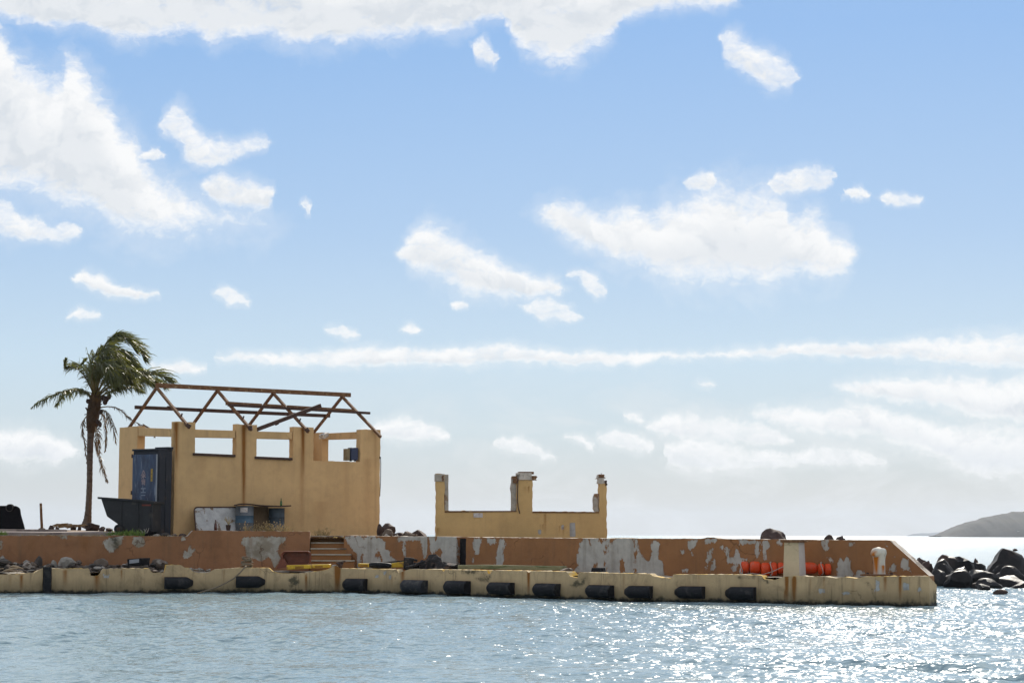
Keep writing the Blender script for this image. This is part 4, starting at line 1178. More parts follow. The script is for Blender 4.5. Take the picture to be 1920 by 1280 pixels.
def rock_px(name, me, mat, x0, x1, ytop, Y, zbase, rz, label, cat='rock', group=None, deep=1.0, tilt=0.0):
    """a rock that spans x0..x1 in the photograph, its top at ytop, standing on zbase"""
    a, c_ = at(x0, ytop, Y), at(x1, ytop, Y)
    w_ = (c_.x - a.x) / 2
    hgt = max(0.03, a.z - zbase)
    dim = me.vertices
    zmax = max(v.co.z for v in dim)
    ca, sa = math.cos(rz), math.sin(rz)
    xr = [v.co.x * ca - v.co.y * sa * deep for v in dim]
    half = (max(xr) - min(xr)) / 2
    sx = w_ / half
    o = rock(name, me, mat, ((a.x + c_.x) / 2 - (max(xr) + min(xr)) / 2 * sx, Y, zbase), (sx, sx * deep, hgt / zmax), rz, label, cat, group, tilt)
    return o

# breakwater of dark boulders at the end of the quay
BW_ = [  # x0, x1, ytop, Y, rock, label
 (1838, 1945, 1027, 52.0, 0, 'biggest dark boulder of the breakwater with a flat sloping crest'),
 (1770, 1832, 1042, 52.5, 1, 'broad dark boulder behind the quay end, long low crest'),
 (1740, 1792, 1047, 51.5, 2, 'dark boulder close behind the sloping wall end'),
 (1748, 1776, 1067, 48.6, 3, 'small dark wet boulder at the waterline nearest the wall end'),
 (1766, 1822, 1067, 48.3, 4, 'rounded dark wet boulder at the waterline with a bright wet streak'),
 (1812, 1868, 1066, 48.8, 5, 'dark pointed boulder at the waterline below the biggest one'),
 (1782, 1815, 1061, 50.2, 6, 'dark boulder wedged between the front row and the long low one'),
 (1862, 1918, 1078, 49.2, 1, 'low wet boulder at the right of the waterline row'),
 (1826, 1882, 1083, 47.6, 2, 'flat slick rock slanting down into the water'),
 (1896, 1960, 1086, 48.2, 3, 'flat wet rock at the edge of the picture, just above the water'),
 (1856, 1905, 1058, 51.0, 4, 'dark boulder under the front of the biggest one'),
 (1728, 1752, 1050, 51.8, 5, 'small brownish rock touching the sloping wall end'),
 (1822, 1840, 1045, 55.0, 6, 'small round rock showing against the glare in the gap'),
 (1925, 2010, 1040, 52.5, 0, 'dark boulder cut by the picture edge'),
 (1715, 1745, 1044, 54.5, 3, 'low brownish rock seen behind the wall end'),
 (1800, 1850, 1052, 53.0, 5, 'dark flat topped boulder filling the gap left of the biggest one'),
 (1752, 1790, 1056, 50.8, 0, 'dark boulder behind the waterline row near the wall end'),
 (1870, 1925, 1060, 50.0, 2, 'sloping dark boulder leaning on the front of the biggest one'),
 (1755, 1800, 1039, 56.0, 4, 'reddish low rock behind the breakwater row'),
]
for k, (x0, x1, yt, Y, ri, lab) in enumerate(BW_):
    rock_px('boulder', ROCKS[ri], M['rock_dark'] if not ('brown' in lab or 'reddish' in lab or 'glare' in lab) else M['rock_brown'], x0, x1, yt, Y, -0.25, 0.7 * k, lab, 'rock', 'breakwater boulders', 0.9)
rock_px('stone', STONES[2], M['rock_brown'], 1860, 1893, 1103.5, 43.6, -0.06, 0.3, 'small brown rock alone in the glittering water', 'rock', None, .7)
rock_px('stone', STONES[3], M['rock_brown'], 1898, 1909, 1027.6, 51.9, 0.86, 1.1, 'little dark stone perched on the crest of the biggest boulder', 'rock', None, .7)
rock_px('stone', STONES[1], M['rock_dark'], 1835, 1856, 1094, 46.4, -0.1, 2.0, 'small dark stone at the water edge below the slick rock', 'rock')
# boulders behind the breakwater wall
rock_px('boulder', ROCKS[3], M['rock_brown'], 1424, 1476, 989.5, 41.2, 0.65, 2.2, 'rounded dark boulder showing above the wall beside the pedestal', 'rock', None, .8)
rock_px('boulder', ROCKS[2], M['rock_brown'], 1531, 1570, 1001.5, 41.0, 0.6, .5, 'low brown boulder just above the wall, wider of two', 'rock', None, .8)
rock_px('boulder', ROCKS[5], M['rock_brown'], 1566, 1590, 1003.3, 41.0, 0.6, 1.5, 'low brown boulder just above the wall, narrower of two', 'rock', None, .8)
# rubble between the two buildings
RB_ = [(706, 719, 981, 47.5, 'rock_brown', 'dark stone against the corner of the roofless building'), (714, 742, 980, 47.0, 'rock_brown', 'tall pointed brown rock beside the building corner'),
       (716, 738, 991, 46.2, 'stone_mid', 'grey brown stone in front of the pointed brown rock'), (738, 760, 997.5, 46.6, 'rock_brown', 'flat reddish stone in the gap between the buildings'),
       (752, 776, 995, 46.4, 'stone_mid', 'low stone left of the rounded mound in the gap'), (766, 801, 992, 46.0, 'rock_brown', 'rounded reddish mound beside the ruin'),
       (757, 784, 998, 45.4, 'stone_mid', 'brown stone on the wall edge before the rounded mound'), (720, 733, 1000, 45.3, 'stone_pale', 'pale stone lying on the wall top near the building corner'), (738, 748, 1001, 45.2, 'stone_pale', 'tiny pale stone on the wall top in the gap')]
for k, (x0, x1, yt, Y, mt, lab) in enumerate(RB_):
    rock_px('stone', STONES[k % 8], M[mt], x0, x1, yt, Y, 1.14, k * 1.1, lab, 'rock', 'rubble between the buildings', .9)

# ------------------------------------------------------------------ rubble along the foot of the left wall
def bed(px, v):
    """height of the dirt and fine rubble banked against the wall; v runs from the kerb (0) to the wall (1)"""
    k = min(1, max(0, (352 - px) / 40)) * (0.75 + 0.35 * mnoise.noise(Vector((px * .045, v * 2, 2.2))))
    return max(0.0, k) * (0.04 + 0.17 * min(1, max(0, (v - .15) / .7)) ** 1.2)
vs, fs = [], []
NB, MBk = 160, 14
for i in range(NB + 1):
    px = -30 + (385 + 30) * i / NB
    wq = float(np.interp(px, [c[0] for c in Q[:7]], [c[1] for c in Q[:7]]))
    for j in range(MBk + 1):
        v = j / MBk
        Y = wq + 0.2 + v * (wy(px) - wq - 0.17)
        z = DECK_Z - 0.05 + bed(px, v) + .03 * mnoise.fractal(Vector((px * .11, Y * 5, .7)), .8, 2.2, 4)
        vs.append((gx(px, Y), Y, z))
for i in range(NB):
    for j in range(MBk):
        a_ = i * (MBk + 1) + j
        fs.append((a_, a_ + MBk + 1, a_ + MBk + 2, a_ + 1))
mb = MB(); mb.add(vs, fs)
M['rubble_dirt'] = plain('rubble_dirt', (0.062, 0.046, 0.034), .95, .6, 13, 1.0, second=(.15, .12, .09), sec_amt=.32, sec_scale=8)
props(mb.build('rubble_bed', M['rubble_dirt'], None, smooth=True), 'dark dirt and fine rubble banked along the foot of the left wall', 'rubble', None, 'stuff')
NAMED = [(109, 142, 1043, 43.3, 'stone_pale', 2, 'large pale slab of stone in the rubble under the left wall'), (62, 79, 1041, 43.5, 'stone_dark', 5, 'dark round lump at the top of the rubble heap'),
         (-4, 17, 1040, 43.4, 'stone_pale', 4, 'pale stone at the picture edge against the orange wall'), (284, 316, 1047, 43.5, 'stone_mid', 1, 'flat brown slab lying behind the tall piece of kerb'),
         (176, 204, 1046, 43.6, 'stone_mid', 3, 'brown stone below the mossy hole in the wall'), (-8, 30, 1046, 42.7, 'stone_dark', 6, 'big dark stone at the picture edge'), (40, 60, 1053, 42.8, 'stone_mid', 7, 'brown stone left of the upright rubber post'),
         (94, 108, 1049, 43.5, 'stone_pale', 0, 'small pale brown stone left of the large pale slab')]
for k, (x0, x1, yt, Y, mt, si, lab) in enumerate(NAMED):
    rock_px('stone', STONES[si], M[mt], x0, x1, yt, Y, DECK_Z + 0.04, 0.9 * k, lab, 'stone', 'stones along the foot of the left wall', .8)
rr = random.Random(5)
for k in range(225):
    px = rr.uniform(-15, 385) if k < 195 else rr.uniform(384, 520)
    v = rr.random()
    wq = float(np.interp(px, [c[0] for c in Q[:7]], [c[1] for c in Q[:7]]))
    Y = wq + 0.22 + v * (wy(px) - wq - 0.4)
    big = rr.random() < 0.12 and v > 0.3 and px < 330
    s_ = rr.uniform(0.09, 0.15) if big else rr.uniform(0.03, 0.085)
    if px > 384:
        s_ = rr.uniform(0.025, 0.05)
    mt = rr.choice(['stone_mid', 'stone_dark', 'stone_dark', 'stone_mid', 'stone_mid', 'stone_pale'])
    p_ = at(px, 1000, Y)
    lab = {'stone_mid': 'brown grey piece of rubble along the foot of the left wall', 'stone_dark': 'dark piece of rubble along the foot of the left wall', 'stone_pale': 'pale piece of rubble along the foot of the left wall'}[mt]
    rock('broken_stone', STONES[k % 8], M[mt], (p_.x, Y, DECK_Z - 0.05 + bed(px, v)), (s_ * rr.uniform(.8, 1.4), s_, s_ * rr.uniform(.7, 1.1)), rr.uniform(0, 6.3), lab, 'rubble', 'pieces of rubble along the foot of the left wall', rr.uniform(-.3, .3))
for k in range(16):
    px = rr.uniform(357, 396); Y = 42.75 + rr.uniform(0.1, 0.5); p_ = at(px, 1000, Y)
    s_ = rr.uniform(0.03, 0.065)
    rock('kerb_stone', STONES[k % 8], M['stone_pale'], (p_.x, Y, DECK_Z - 0.02 + rr.uniform(0, .05)), (s_ * 1.2, s_, s_), rr.uniform(0, 6), 'whitish stone in the chipped gap left of the mooring rope', 'stone', 'whitish stones in the kerb gap')
for k in range(26):
    px = rr.uniform(655, 1000) if k < 16 else rr.uniform(1430, 1640); wq = float(np.interp(px, [c[0] for c in Q[:7]], [c[1] for c in Q[:7]])); Y = wq + rr.uniform(0.3, 0.9); p_ = at(px, 1000, Y)
    s_ = rr.uniform(0.02, 0.05)
    rock('concrete_chip', STONES[k % 8], M[rr.choice(['stone_mid', 'stone_pale', 'stone_dark'])], (p_.x, Y, DECK_Z), (s_ * 1.2, s_, s_), rr.uniform(0, 6), 'broken crumb of concrete on the walkway behind the kerb', 'rubble', 'crumbs of concrete on the walkway')
# driftwood
M['drift'] = plain('driftwood', (0.30, 0.22, 0.14), 0.85, 0.35, 14, 0.5)
for k, (x0, y0, x1, y1, r0) in enumerate([(0, 1075, 34, 1064, .022), (4, 1071, 60, 1074, .018), (18, 1063, 44, 1066, .026), (-10, 1070, 22, 1066, .016)]):
    Y = 42.15 + .1 * k
    a, c_ = at(x0, y0, Y), at(x1, y1, Y)
    mb = MB(); mid_ = a.lerp(c_, .5) + Vector((0, 0, .03))
    mb.tube([a, a.lerp(mid_, .5) + Vector((0, 0, .012)), mid_, c_], [r0 * .6, r0, r0 * .9, r0 * .5], 7)
    solo(mb, 'driftwood', M['drift'], ['bare driftwood stick slanting at the left end of the quay', 'long thin driftwood branch lying along the kerb', 'thick curved piece of driftwood on the rubble', 'short driftwood stick at the picture edge'][k], 'driftwood', a, 'driftwood on the quay', smooth=True)

# ------------------------------------------------------------------ rubber fenders
def quay_frame(px):
    """front point, direction along the quay (to the right) and outward normal at a pixel column"""
    for i in range(6):
        if Q[i][0] <= px <= Q[i + 1][0]:
            a, c_ = Vector((gx(*Q[i]), Q[i][1], 0)), Vector((gx(*Q[i + 1]), Q[i + 1][1], 0))
            break
    d = (c_ - a).normalized(); nrm = Vector((d.y, -d.x, 0))
    p = on_plane(px, 1095, a, nrm)
    return p, d, nrm
FEND = [(308, 362, 1081, 1103, 'black rubber fender under the tall piece of kerb, three bolt holes beside it'), (443, 497, 1079.5, 1101, 'black rubber fender beside the mooring rope'),
        (643, 690, 1084, 1107, 'black rubber fender just right of the long rust run'), (752, 803, 1086.5, 1110, 'scuffed greyish rubber fender below the black debris'),
        (833, 883, 1088, 1112, 'black rubber fender below the dark slot in the wall'), (914, 966, 1091, 1113.5, 'black rubber fender below the left half of the long timber'),
        (1000, 1052, 1093, 1116.5, 'black rubber fender below the right half of the long timber'), (1099, 1153, 1096, 1119.5, 'black rubber fender right of the big chip in the kerb'),
        (1171, 1225, 1097.5, 1120.5, 'black rubber fender with a pale scratch down its face'), (1265, 1323, 1098.3, 1121, 'black rubber fender right of the long kerb break'), (1360, 1419, 1099.5, 1124, 'last black rubber fender, left of the double rust run')]
FME = None
for k, (x0, x1, y0, y1, lab) in enumerate(FEND):
    pc, d, nrm = quay_frame((x0 + x1) / 2)
    along = d
    p0 = on_plane(x0, (y0 + y1) / 2, pc, nrm); p1 = on_plane(x1, (y0 + y1) / 2, pc, nrm)
    L = (p1 - p0).length * (1.0 if k < 2 else 0.97)
    zt = on_plane((x0 + x1) / 2, y0, pc, nrm).z; zb = on_plane((x0 + x1) / 2, y1, pc, nrm).z
    if FME is None:
        mb = MB()      # unit fender: x along, -y outwards, z up; a D profile with bevelled ends
        prof = [(0.0, -.5), (-.13, -.5), (-.16, -.46), (-.215, -.24), (-.225, .0), (-.215, .22), (-.16, .46), (-.13, .5), (0.0, .5)]
        st_ = [(-.5, .05), (-.49, .14), (-.29, .94), (-.25, 1.0), (.48, 1.0), (.5, .96)]
        vs, fs = [], []
        for sx, sc in st_:
            vs += [(sx, y * (.25 + .75 * sc), z * (.35 + .65 * sc)) for y, z in prof]
        n_ = len(prof)
        for i in range(len(st_) - 1):
            for j in range(n_ - 1):
                fs.append((i * n_ + j, i * n_ + j + 1, (i + 1) * n_ + j + 1, (i + 1) * n_ + j))
        fs.append(tuple(range(n_))); fs.append(tuple((len(st_) - 1) * n_ + j for j in range(n_))[::-1])
        for i in range(len(st_) - 1):
            fs.append((i * n_, (i + 1) * n_, (i + 1) * n_ + n_ - 1, i * n_ + n_ - 1))
        mb.add(vs, fs)
        f0 = mb.build('fender', M['rubber'], None, bevel=0.0)
        f0.data.polygons.foreach_set('use_smooth', [True] * len(f0.data.polygons)); f0.data.set_sharp_from_angle(angle=R(24))
        FME = f0
        o = f0
    else:
        o = FME.copy(); COL.objects.link(o)
    pm = (p0 + p1) / 2
    o.location = (pm.x - nrm.x * 0.02, pm.y - nrm.y * 0.02, (zt + zb) / 2)
    o.rotation_euler = (0, 0, math.atan2(d.y, d.x))
    o.scale = (L if k > 1 else -L, 1.0 if k > 1 else 0.8, (zt - zb))
    props(o, lab, 'fender', 'rubber fenders along the quay')
M['rubber_grey'] = plain('scuffed_rubber', (0.02, 0.02, 0.023), 0.7, 0.5, 14, 0.7, second=(0.055, 0.05, 0.045), sec_amt=0.4, sec_scale=9)
for o in list(COL.objects):
    if o.name.startswith('fender') and o.get('label', '').startswith('scuffed'):
        o.data = o.data.copy(); o.data.materials[0] = M['rubber_grey']
pc, d, nrm = quay_frame(88)
a, c_ = on_plane(80, 1090, pc, nrm), on_plane(97, 1090, pc, nrm)
zt = on_plane(88, 1062, pc, nrm).z
mb = MB()
prof = [a, c_, c_ + nrm * .09 - d * .02, a + nrm * .09 + d * .02]
nseg = 7
for i in range(nseg):
    z0, z1 = -0.25 + (zt + .25) * i / nseg, -0.25 + (zt + .25) * (i + 1) / nseg
    j0 = .012 * mnoise.noise(Vector((i, 0, 0.5))); j1 = .012 * mnoise.noise(Vector((i + 1, 0, 0.5)))
    mb.hexa([Vector((q.x + j0, q.y, z0 + (.001 if i else 0))) for q in prof], [Vector((q.x + j1, q.y, z1)) for q in prof])
solo(mb, 'rubber_post', M['rubber'], 'upright black rubber fender post near the left end of the quay', 'fender', (a.x, a.y, 0))

# ------------------------------------------------------------------ things on the walkway
M['rope'] = plain('mooring_rope', (0.17, 0.13, 0.085), 0.9, 0.4, 30, 0.8)
M['rope_pale'] = plain('pale_rope', (0.45, 0.41, 0.36), 0.9, 0.3, 30, 0.6)
rp = thing('mooring_rope', 'grey brown mooring rope coiled on the kerb with its end running down to the water', 'rope', at(462, 1063, 42.75))
mb = MB()
pts = []
for k in range(110):
    a_ = k * 0.5; rad = 0.13 * (1 - 0.25 * abs(math.sin(k * .11)))
    c_ = at(463, 1059.5, 42.95)
    pts.append(c_ + Vector((math.cos(a_) * rad * 1.05, math.sin(a_) * rad * .5, .075 * math.sin(a_ * .37 + 1) + .001 * k)))
mb.tube(pts, 0.013, 6); mb.build('coil', M['rope'], rp, smooth=True)
mb = MB()
pts = [at(462, 1060, 42.85), at(458, 1064, 42.62), at(450, 1073, 42.55), at(438, 1084, 42.5), at(422, 1093, 42.45), at(405, 1101, 42.4), at(386, 1107, 42.35), at(370, 1112, 42.3)]
mb.tube(pts, 0.016, 7); mb.build('line', M['rope'], rp, smooth=True)

M['russet'] = plain('russet_plastic', (0.15, 0.045, 0.022), 0.55, 0.35, 8, 0.3, second=(0.22, 0.09, 0.05), sec_amt=0.2)
tb = thing('russet_tub', 'russet brown tub tipped on its side against the stairs end', 'tub', at(552, 1060, 43.6))
def rrect(x0, x1, y0, y1, r_, Y, n_=5, skew=0.0):
    out = []
    for (cx, cy, a0) in ((x1 - r_, y0 + r_, -90), (x1 - r_, y1 - r_, 0), (x0 + r_, y1 - r_, 90), (x0 + r_, y0 + r_, 180)):
        for i in range(n_ + 1):
            t_ = R(a0 + 90 * i / n_)
            px, py = cx + r_ * math.cos(t_), cy + r_ * math.sin(t_)
            out.append(at(px + skew * (y1 - py), py, Y))
    return out
o1 = rrect(527, 582, 1033.5, 1058, 7, 43.5, skew=.05); o2 = rrect(531, 578, 1037, 1058, 6, 44.0, skew=.05)
n_ = len(o1)
mb = MB(); mb.add(o1 + o2, [(i, (i + 1) % n_, n_ + (i + 1) % n_, n_ + i) for i in range(n_)] + [tuple(range(n_, 2 * n_))])
i1 = [q.lerp(at(554, 1046, 43.5), .09) for q in o1]; i2 = [q.lerp(at(554, 1046, 43.62), .11) + Vector((0, 0.14, 0)) for q in o1]
mb.add(o1 + i1, [(i, n_ + i, n_ + (i + 1) % n_, (i + 1) % n_) for i in range(n_)])
mb.add(i1 + i2, [(i, n_ + i, n_ + (i + 1) % n_, (i + 1) % n_) for i in range(n_)] + [tuple(range(n_, 2 * n_))])
mb.build('shell', M['russet'], tb, smooth=True, angle=35)
mb = MB(); mb.tube(o1 + [o1[0]], 0.014, 6, caps=False); mb.build('rim', M['russet'], tb, smooth=True)
mb = MB(); mb.prism([at(518, 1066, 43.48), at(540, 1062, 43.48), at(534, 1048, 43.5), at(527, 1045, 43.5)], (0, .12, 0)); 
mb.build('shadow_wedge', M['russet'], tb)  # wedge shaped after the dark shadow at the tub's lower left

M['yellow_dark'] = plain('yellow_recess', (0.26, 0.13, 0.015), 0.7, 0.35, 10, 0.3)  # darker yellow for flat slabs that paint the shade of recesses
def yellow_bar(x0, x1, yt0, yt1, yb0, yb1, Y, label, recess, slots):
    o = thing('yellow_bar', label, 'bar', at((x0 + x1) / 2, max(yb0, yb1), Y), 'yellow bars lying on the walkway')
    mb = MB()
    q4 = [at(x0, yb0, Y), at(x1, yb1, Y), at(x1, yt1, Y), at(x0, yt0, Y)]
    mb.hexa(q4, [q + Vector((0.02, 0.22, 0)) for q in q4]); mb.build('body', M['yellow'], o, bevel=0.015)
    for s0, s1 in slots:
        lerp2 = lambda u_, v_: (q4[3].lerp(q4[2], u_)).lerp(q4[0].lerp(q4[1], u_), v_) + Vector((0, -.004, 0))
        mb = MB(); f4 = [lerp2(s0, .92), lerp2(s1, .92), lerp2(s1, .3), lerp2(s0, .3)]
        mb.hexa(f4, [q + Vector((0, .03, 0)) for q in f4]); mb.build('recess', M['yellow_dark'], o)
    return o
yellow_bar(537, 618, 1059, 1057, 1067.5, 1063.5, 43.15, 'faded yellow bar lying in front of the russet tub and the stairs', None, [(.2, .4), (.66, .84)])
yellow_bar(671, 694, 1055.5, 1056, 1062.5, 1063.5, 43.2, 'short yellow bar at the left end of the black roll', None, [(.2, .8)])
yellow_bar(724, 757, 1056.5, 1052, 1064, 1063, 43.0, 'sloping yellow bar between the black roll and the black debris', None, [(.1, .3)])
mb = MB()
ctr = [at(692 + 42 * t_, 1059 + 1.0 * t_, 42.9) for t_ in np.linspace(0, 1, 8)]
mb.tube(ctr, [.045, .062, .07, .068, .07, .066, .06, .04], 10)
mb.bar(at(705, 1055, 42.95), at(757, 1051, 43.1), .04, .03)
solo(mb, 'rubber_roll', M['rubber'], 'black rubber roll lying across the yellow bars on the kerb', 'roll', at(712, 1065, 42.9), smooth=True, angle=40)
# rusted bollard stub over the long rust run
stb = thing('bollard_stub', 'rusted broken iron stub on the kerb above the long rust run', 'stub', at(637, 1066, 43.0))
mb = MB(); mb.tube([at(637, 1068, 43.0), at(637.5, 1060, 43.0), at(639, 1054, 43.02)], [.055, .05, .065], 9); mb.build('stem', M['rust_dark'], stb, smooth=True)
mb = MB(); mb.box(at(640, 1053.5, 43.0), (.2, .1, .035), Matrix.Rotation(-.25, 3, 'Y')); mb.build('flange', M['rust_dark'], stb, bevel=.008)
mb = MB(); mb.box(at(634, 1056.5, 43.0), (.1, .07, .03), Matrix.Rotation(.5, 3, 'Y')); mb.build('torn_plate', M['rust_dark'], stb, bevel=.006)
rock_px('stone', STONES[4], M['stone_pale'], 621, 633, 1057.5, 42.98, .5, .4, 'white lump of concrete beside the rusted stub', 'stone')

# black debris heap
deb = [(757, 790, 1045, 1067, .25), (770, 815, 1050, 1066, -.28), (800, 830, 1038, 1066, .5), (815, 845, 1049, 1067, -.15), (830, 860, 1053, 1068, .2)]
DL = ['charred upright slab at the left end of the black debris heap', 'long charred plank slanting across the black debris heap', 'tallest pointed charred lump of the black debris heap', 'wide charred block in the black debris heap', 'brownish charred lump at the right end of the black debris heap']
M['char'] = plain('charred_debris', (0.022, 0.019, 0.018), 0.9, 0.6, 12, 1.0, second=(0.09, 0.06, 0.045), sec_amt=0.22, sec_scale=7)
for k, (x0, x1, y0, y1, tl) in enumerate(deb):
    if k == 1:
        mb = MB()
        pl_ = [at(763, 1063, 42.5), at(778, 1059, 42.55), at(792, 1054, 42.6), at(806, 1049, 42.65), at(817, 1046.5, 42.7)]
        for i in range(4):
            mb.bar(pl_[i], pl_[i + 1] + (pl_[i + 1] - pl_[i]) * .03, .22 - .03 * i, .045 + .012 * (i % 2))
        solo(mb, 'charred_plank', M['char'], DL[k], 'debris', at(790, 1066, 42.6), 'black debris on the walkway', bevel=.008)
    elif k == 0:
        mb = MB(); mb.box(at(766, 1056, 42.75), (.21, .14, .26), Matrix.Rotation(.06, 3, 'Y')); mb.box(at(777, 1049, 42.75), (.14, .12, .05), Matrix.Rotation(.3, 3, 'Y'))
        solo(mb, 'charred_plank', M['char'], DL[k], 'debris', at(766, 1067, 42.7), 'black debris on the walkway', bevel=.02)
    else:
        rock_px('charred_lump', STONES[k + 2], M['char'], x0, x1, y0, 42.6 - .1 * k, .44, k * 1.3, DL[k], 'debris', 'black debris on the walkway', .6)
for k, (x0, x1, y0) in enumerate([(772, 788, 1053), (786, 803, 1049), (796, 812, 1044), (808, 822, 1047), (822, 838, 1052), (838, 852, 1056), (846, 862, 1060), (760, 774, 1060)]):
    rock_px('charred_lump', STONES[k], M['char'], x0, x1, y0, 42.75 - .08 * (k % 3) - .004 * (x0 - 760), .44, k * 1.7, 'charred lump in the black debris heap against the peeling wall', 'debris', 'charred lumps in the black debris heap', .8)
# long timber
mb = MB()
M['timber'] = plain('old_green_timber', (0.20, 0.19, 0.10), 0.8, 0.35, 5, 0.5, second=(0.10, 0.12, 0.05), sec_amt=0.4, stretch=(.4, .4, 3))
pts = [at(863, 1062.5, 41.9), at(905, 1062, 41.4), at(960, 1063, 40.9), at(1010, 1064, 40.4), at(1058, 1064.5, 39.95)]
for i in range(4):
    mb.bar(pts[i], pts[i + 1] + (pts[i + 1] - pts[i]).normalized() * .004, .15, .088)
solo(mb, 'timber', M['timber'], 'long olive timber beam lying along the walkway above the kerb', 'timber', pts[0], bevel=.01)
rock_px('stone', STONES[6], M['stone_mid'], 1050, 1075, 1063.5, 39.6, .5, 1.0, 'brown stone at the right end of the long timber', 'stone')
mb = MB(); mb.box(at(1122, 1067.5, 39.4), (.25, .2, .075), Matrix.Rotation(-.4, 3, 'Z'), .9)
solo(mb, 'dark_block', M['rubber'], 'small dark block at the foot of the wall below the big white patch', 'block', at(1122, 1071, 39.4), bevel=.012)
# broken box in the rubble
bx_ = thing('broken_box', 'black broken box with a pale grey panel in the rubble', 'box', at(252, 1060, 43.2))
q4 = [at(239, 1061, 43.1), at(263, 1059.5, 43.1), at(265, 1045.5, 43.1), at(238, 1047.5, 43.1)]
mb = MB(); mb.hexa(q4, [q + Vector((.14, .3, 0)) for q in q4]); mb.build('case', M['rubber'], bx_, bevel=.01)
q4 = [at(242.5, 1056, 43.09), at(260.5, 1054, 43.09), at(260.5, 1047, 43.09), at(242.5, 1049, 43.09)]
M['grey_panel'] = plain('grey_panel', (0.24, 0.25, 0.27), 0.5, 0.2, 10, 0.1)
mb = MB(); mb.hexa(q4, [q + Vector((0, .02, 0)) for q in q4]); mb.build('panel', M['grey_panel'], bx_)
# yellow painted kerb block
q4 = [at(311.5, 1070, 42.62), at(339, 1068, 42.62), at(339, 1060, 42.62), at(312, 1059, 42.62)]

# --- orange float boom: a row of lashed floats
M['orange_float'] = plain('orange_float', (0.60, 0.060, 0.010), 0.45, 0.18, 6, 0.25, second=(0.50, 0.09, 0.04), sec_amt=0.2)
boom = thing('float_boom', 'bundle of bright orange floats lashed together behind the white pedestal', 'floats', at(1474, 1079, 37.9))
fl = [(1389, 1404), (1405.5, 1426), (1427, 1444), (1445, 1457), (1458, 1470), (1471, 1486), (1487, 1502), (1503, 1533), (1534, 1545), (1546, 1558)]
for k, (x0, x1) in enumerate(fl):
    Yk = 38.45 - (x0 - 1389) * .0045
    yt, yb = (1051.5 if k < 2 else 1053.5), (1075.5 if k not in (2, 3) else 1080)
    if k > 7: yt, yb = 1055.5, 1078
    a, c_ = at(x0, (yt + yb) / 2, Yk), at(x1, (yt + yb) / 2, Yk)
    rad = (at(x0, yt, Yk).z - at(x0, yb, Yk).z) / 2
    L = (c_ - a)
    path = [a + L * t_ for t_ in (0, .06, .16, .35, .65, .84, .94, 1)]
    mb = MB(); mb.tube(path, [rad * s_ for s_ in (.55, .82, .95, 1.0, 1.0, .95, .82, .55)], 20)
    for i, v in enumerate(mb.v):
        q = Vector(v); kk = 1 + .05 * mnoise.noise(Vector((q.x * 6, q.z * 9, k)))
        cz = a.z
        mb.v[i] = (q.x, q.y, cz + (q.z - cz) * kk)
    mb.build('float', M['orange_float'], boom, smooth=True)
for xx, rr_ in ((1445, .125), (1540, .118), (1389.5, .1)):
    Yk = 38.43 - (xx - 1389) * .0045
    c_ = at(xx, 1064.8, Yk)
    mb = MB(); mb.tube([c_ + Vector((.02 * math.sin(t_ * 2), math.cos(t_) * rr_, math.sin(t_) * rr_)) for t_ in np.linspace(0, 2 * math.pi, 20)], .008, 5); mb.build('lashing', M['rope_pale'], boom, smooth=True)
mb = MB(); mb.tube([at(1388, 1065, 38.2), at(1389, 1072, 38.1), at(1394, 1076.5, 38.1), at(1410, 1074.5, 38.1), at(1428, 1077, 37.9), at(1448, 1071, 37.75), at(1468, 1062, 37.65), at(1476, 1059, 37.7)], .007, 5); mb.build('line', M['rope_pale'], boom, smooth=True)

# --- white pedestal
M['white_plaster'] = wall_mat('white_plaster', (0.52, 0.41, 0.26), (0.42, 0.34, 0.2), ragged=.3, flakes=.1)
M['white_side'] = wall_mat('white_plaster_side', (0.52, 0.46, 0.41), (0.42, 0.36, 0.3), ragged=.3, flakes=.15)
pd = thing('pedestal', 'tapered cream and white pedestal with a rusty plate on top, at the kerb', 'pedestal', at(1490, 1080, 37.3))
pb_ = [at(1467, 1078, 37.25), at(1497, 1079.5, 37.0), at(1512, 1078, 37.25)]
cb = Vector((sum(q.x for q in pb_) / 3, 37.35, .48))
rotp = Matrix.Rotation(R(-30), 3, 'Z')
ptop = at(1490, 1016.5, 37.3).z
mb = MB()
cxy = Vector((at(1489.6, 1050, 37.45).x, 37.45, 0))
hw0, hw1 = .165, .142
lo_ = [cxy + rotp @ Vector((sx * hw0, sy * hw0, 0)) + Vector((0, 0, .42)) for sx, sy in ((-1, -1), (1, -1), (1, 1), (-1, 1))]
hi_ = [cxy + rotp @ Vector((sx * hw1, sy * hw1, 0)) + Vector((0, 0, ptop)) for sx, sy in ((-1, -1), (1, -1), (1, 1), (-1, 1))]
mb.hexa(lo_, hi_); mb.mi = [0, 0, 0, 1, 0, 0]
mb.build('shaft', [M['white_plaster'], M['white_side']], pd)
mb = MB(); mb.box(cxy + Vector((-.01, 0, ptop + .028)), (.40, .36, .052), rotp); mb.build('cap_plate', M['rust'], pd, bevel=.006)
mb = MB(); mb.bar(cxy + Vector((.16, -.1, ptop + .02)), cxy + Vector((.31, -.1, ptop + .03)), .03, .02); mb.build('cap_rod', M['rust'], pd)

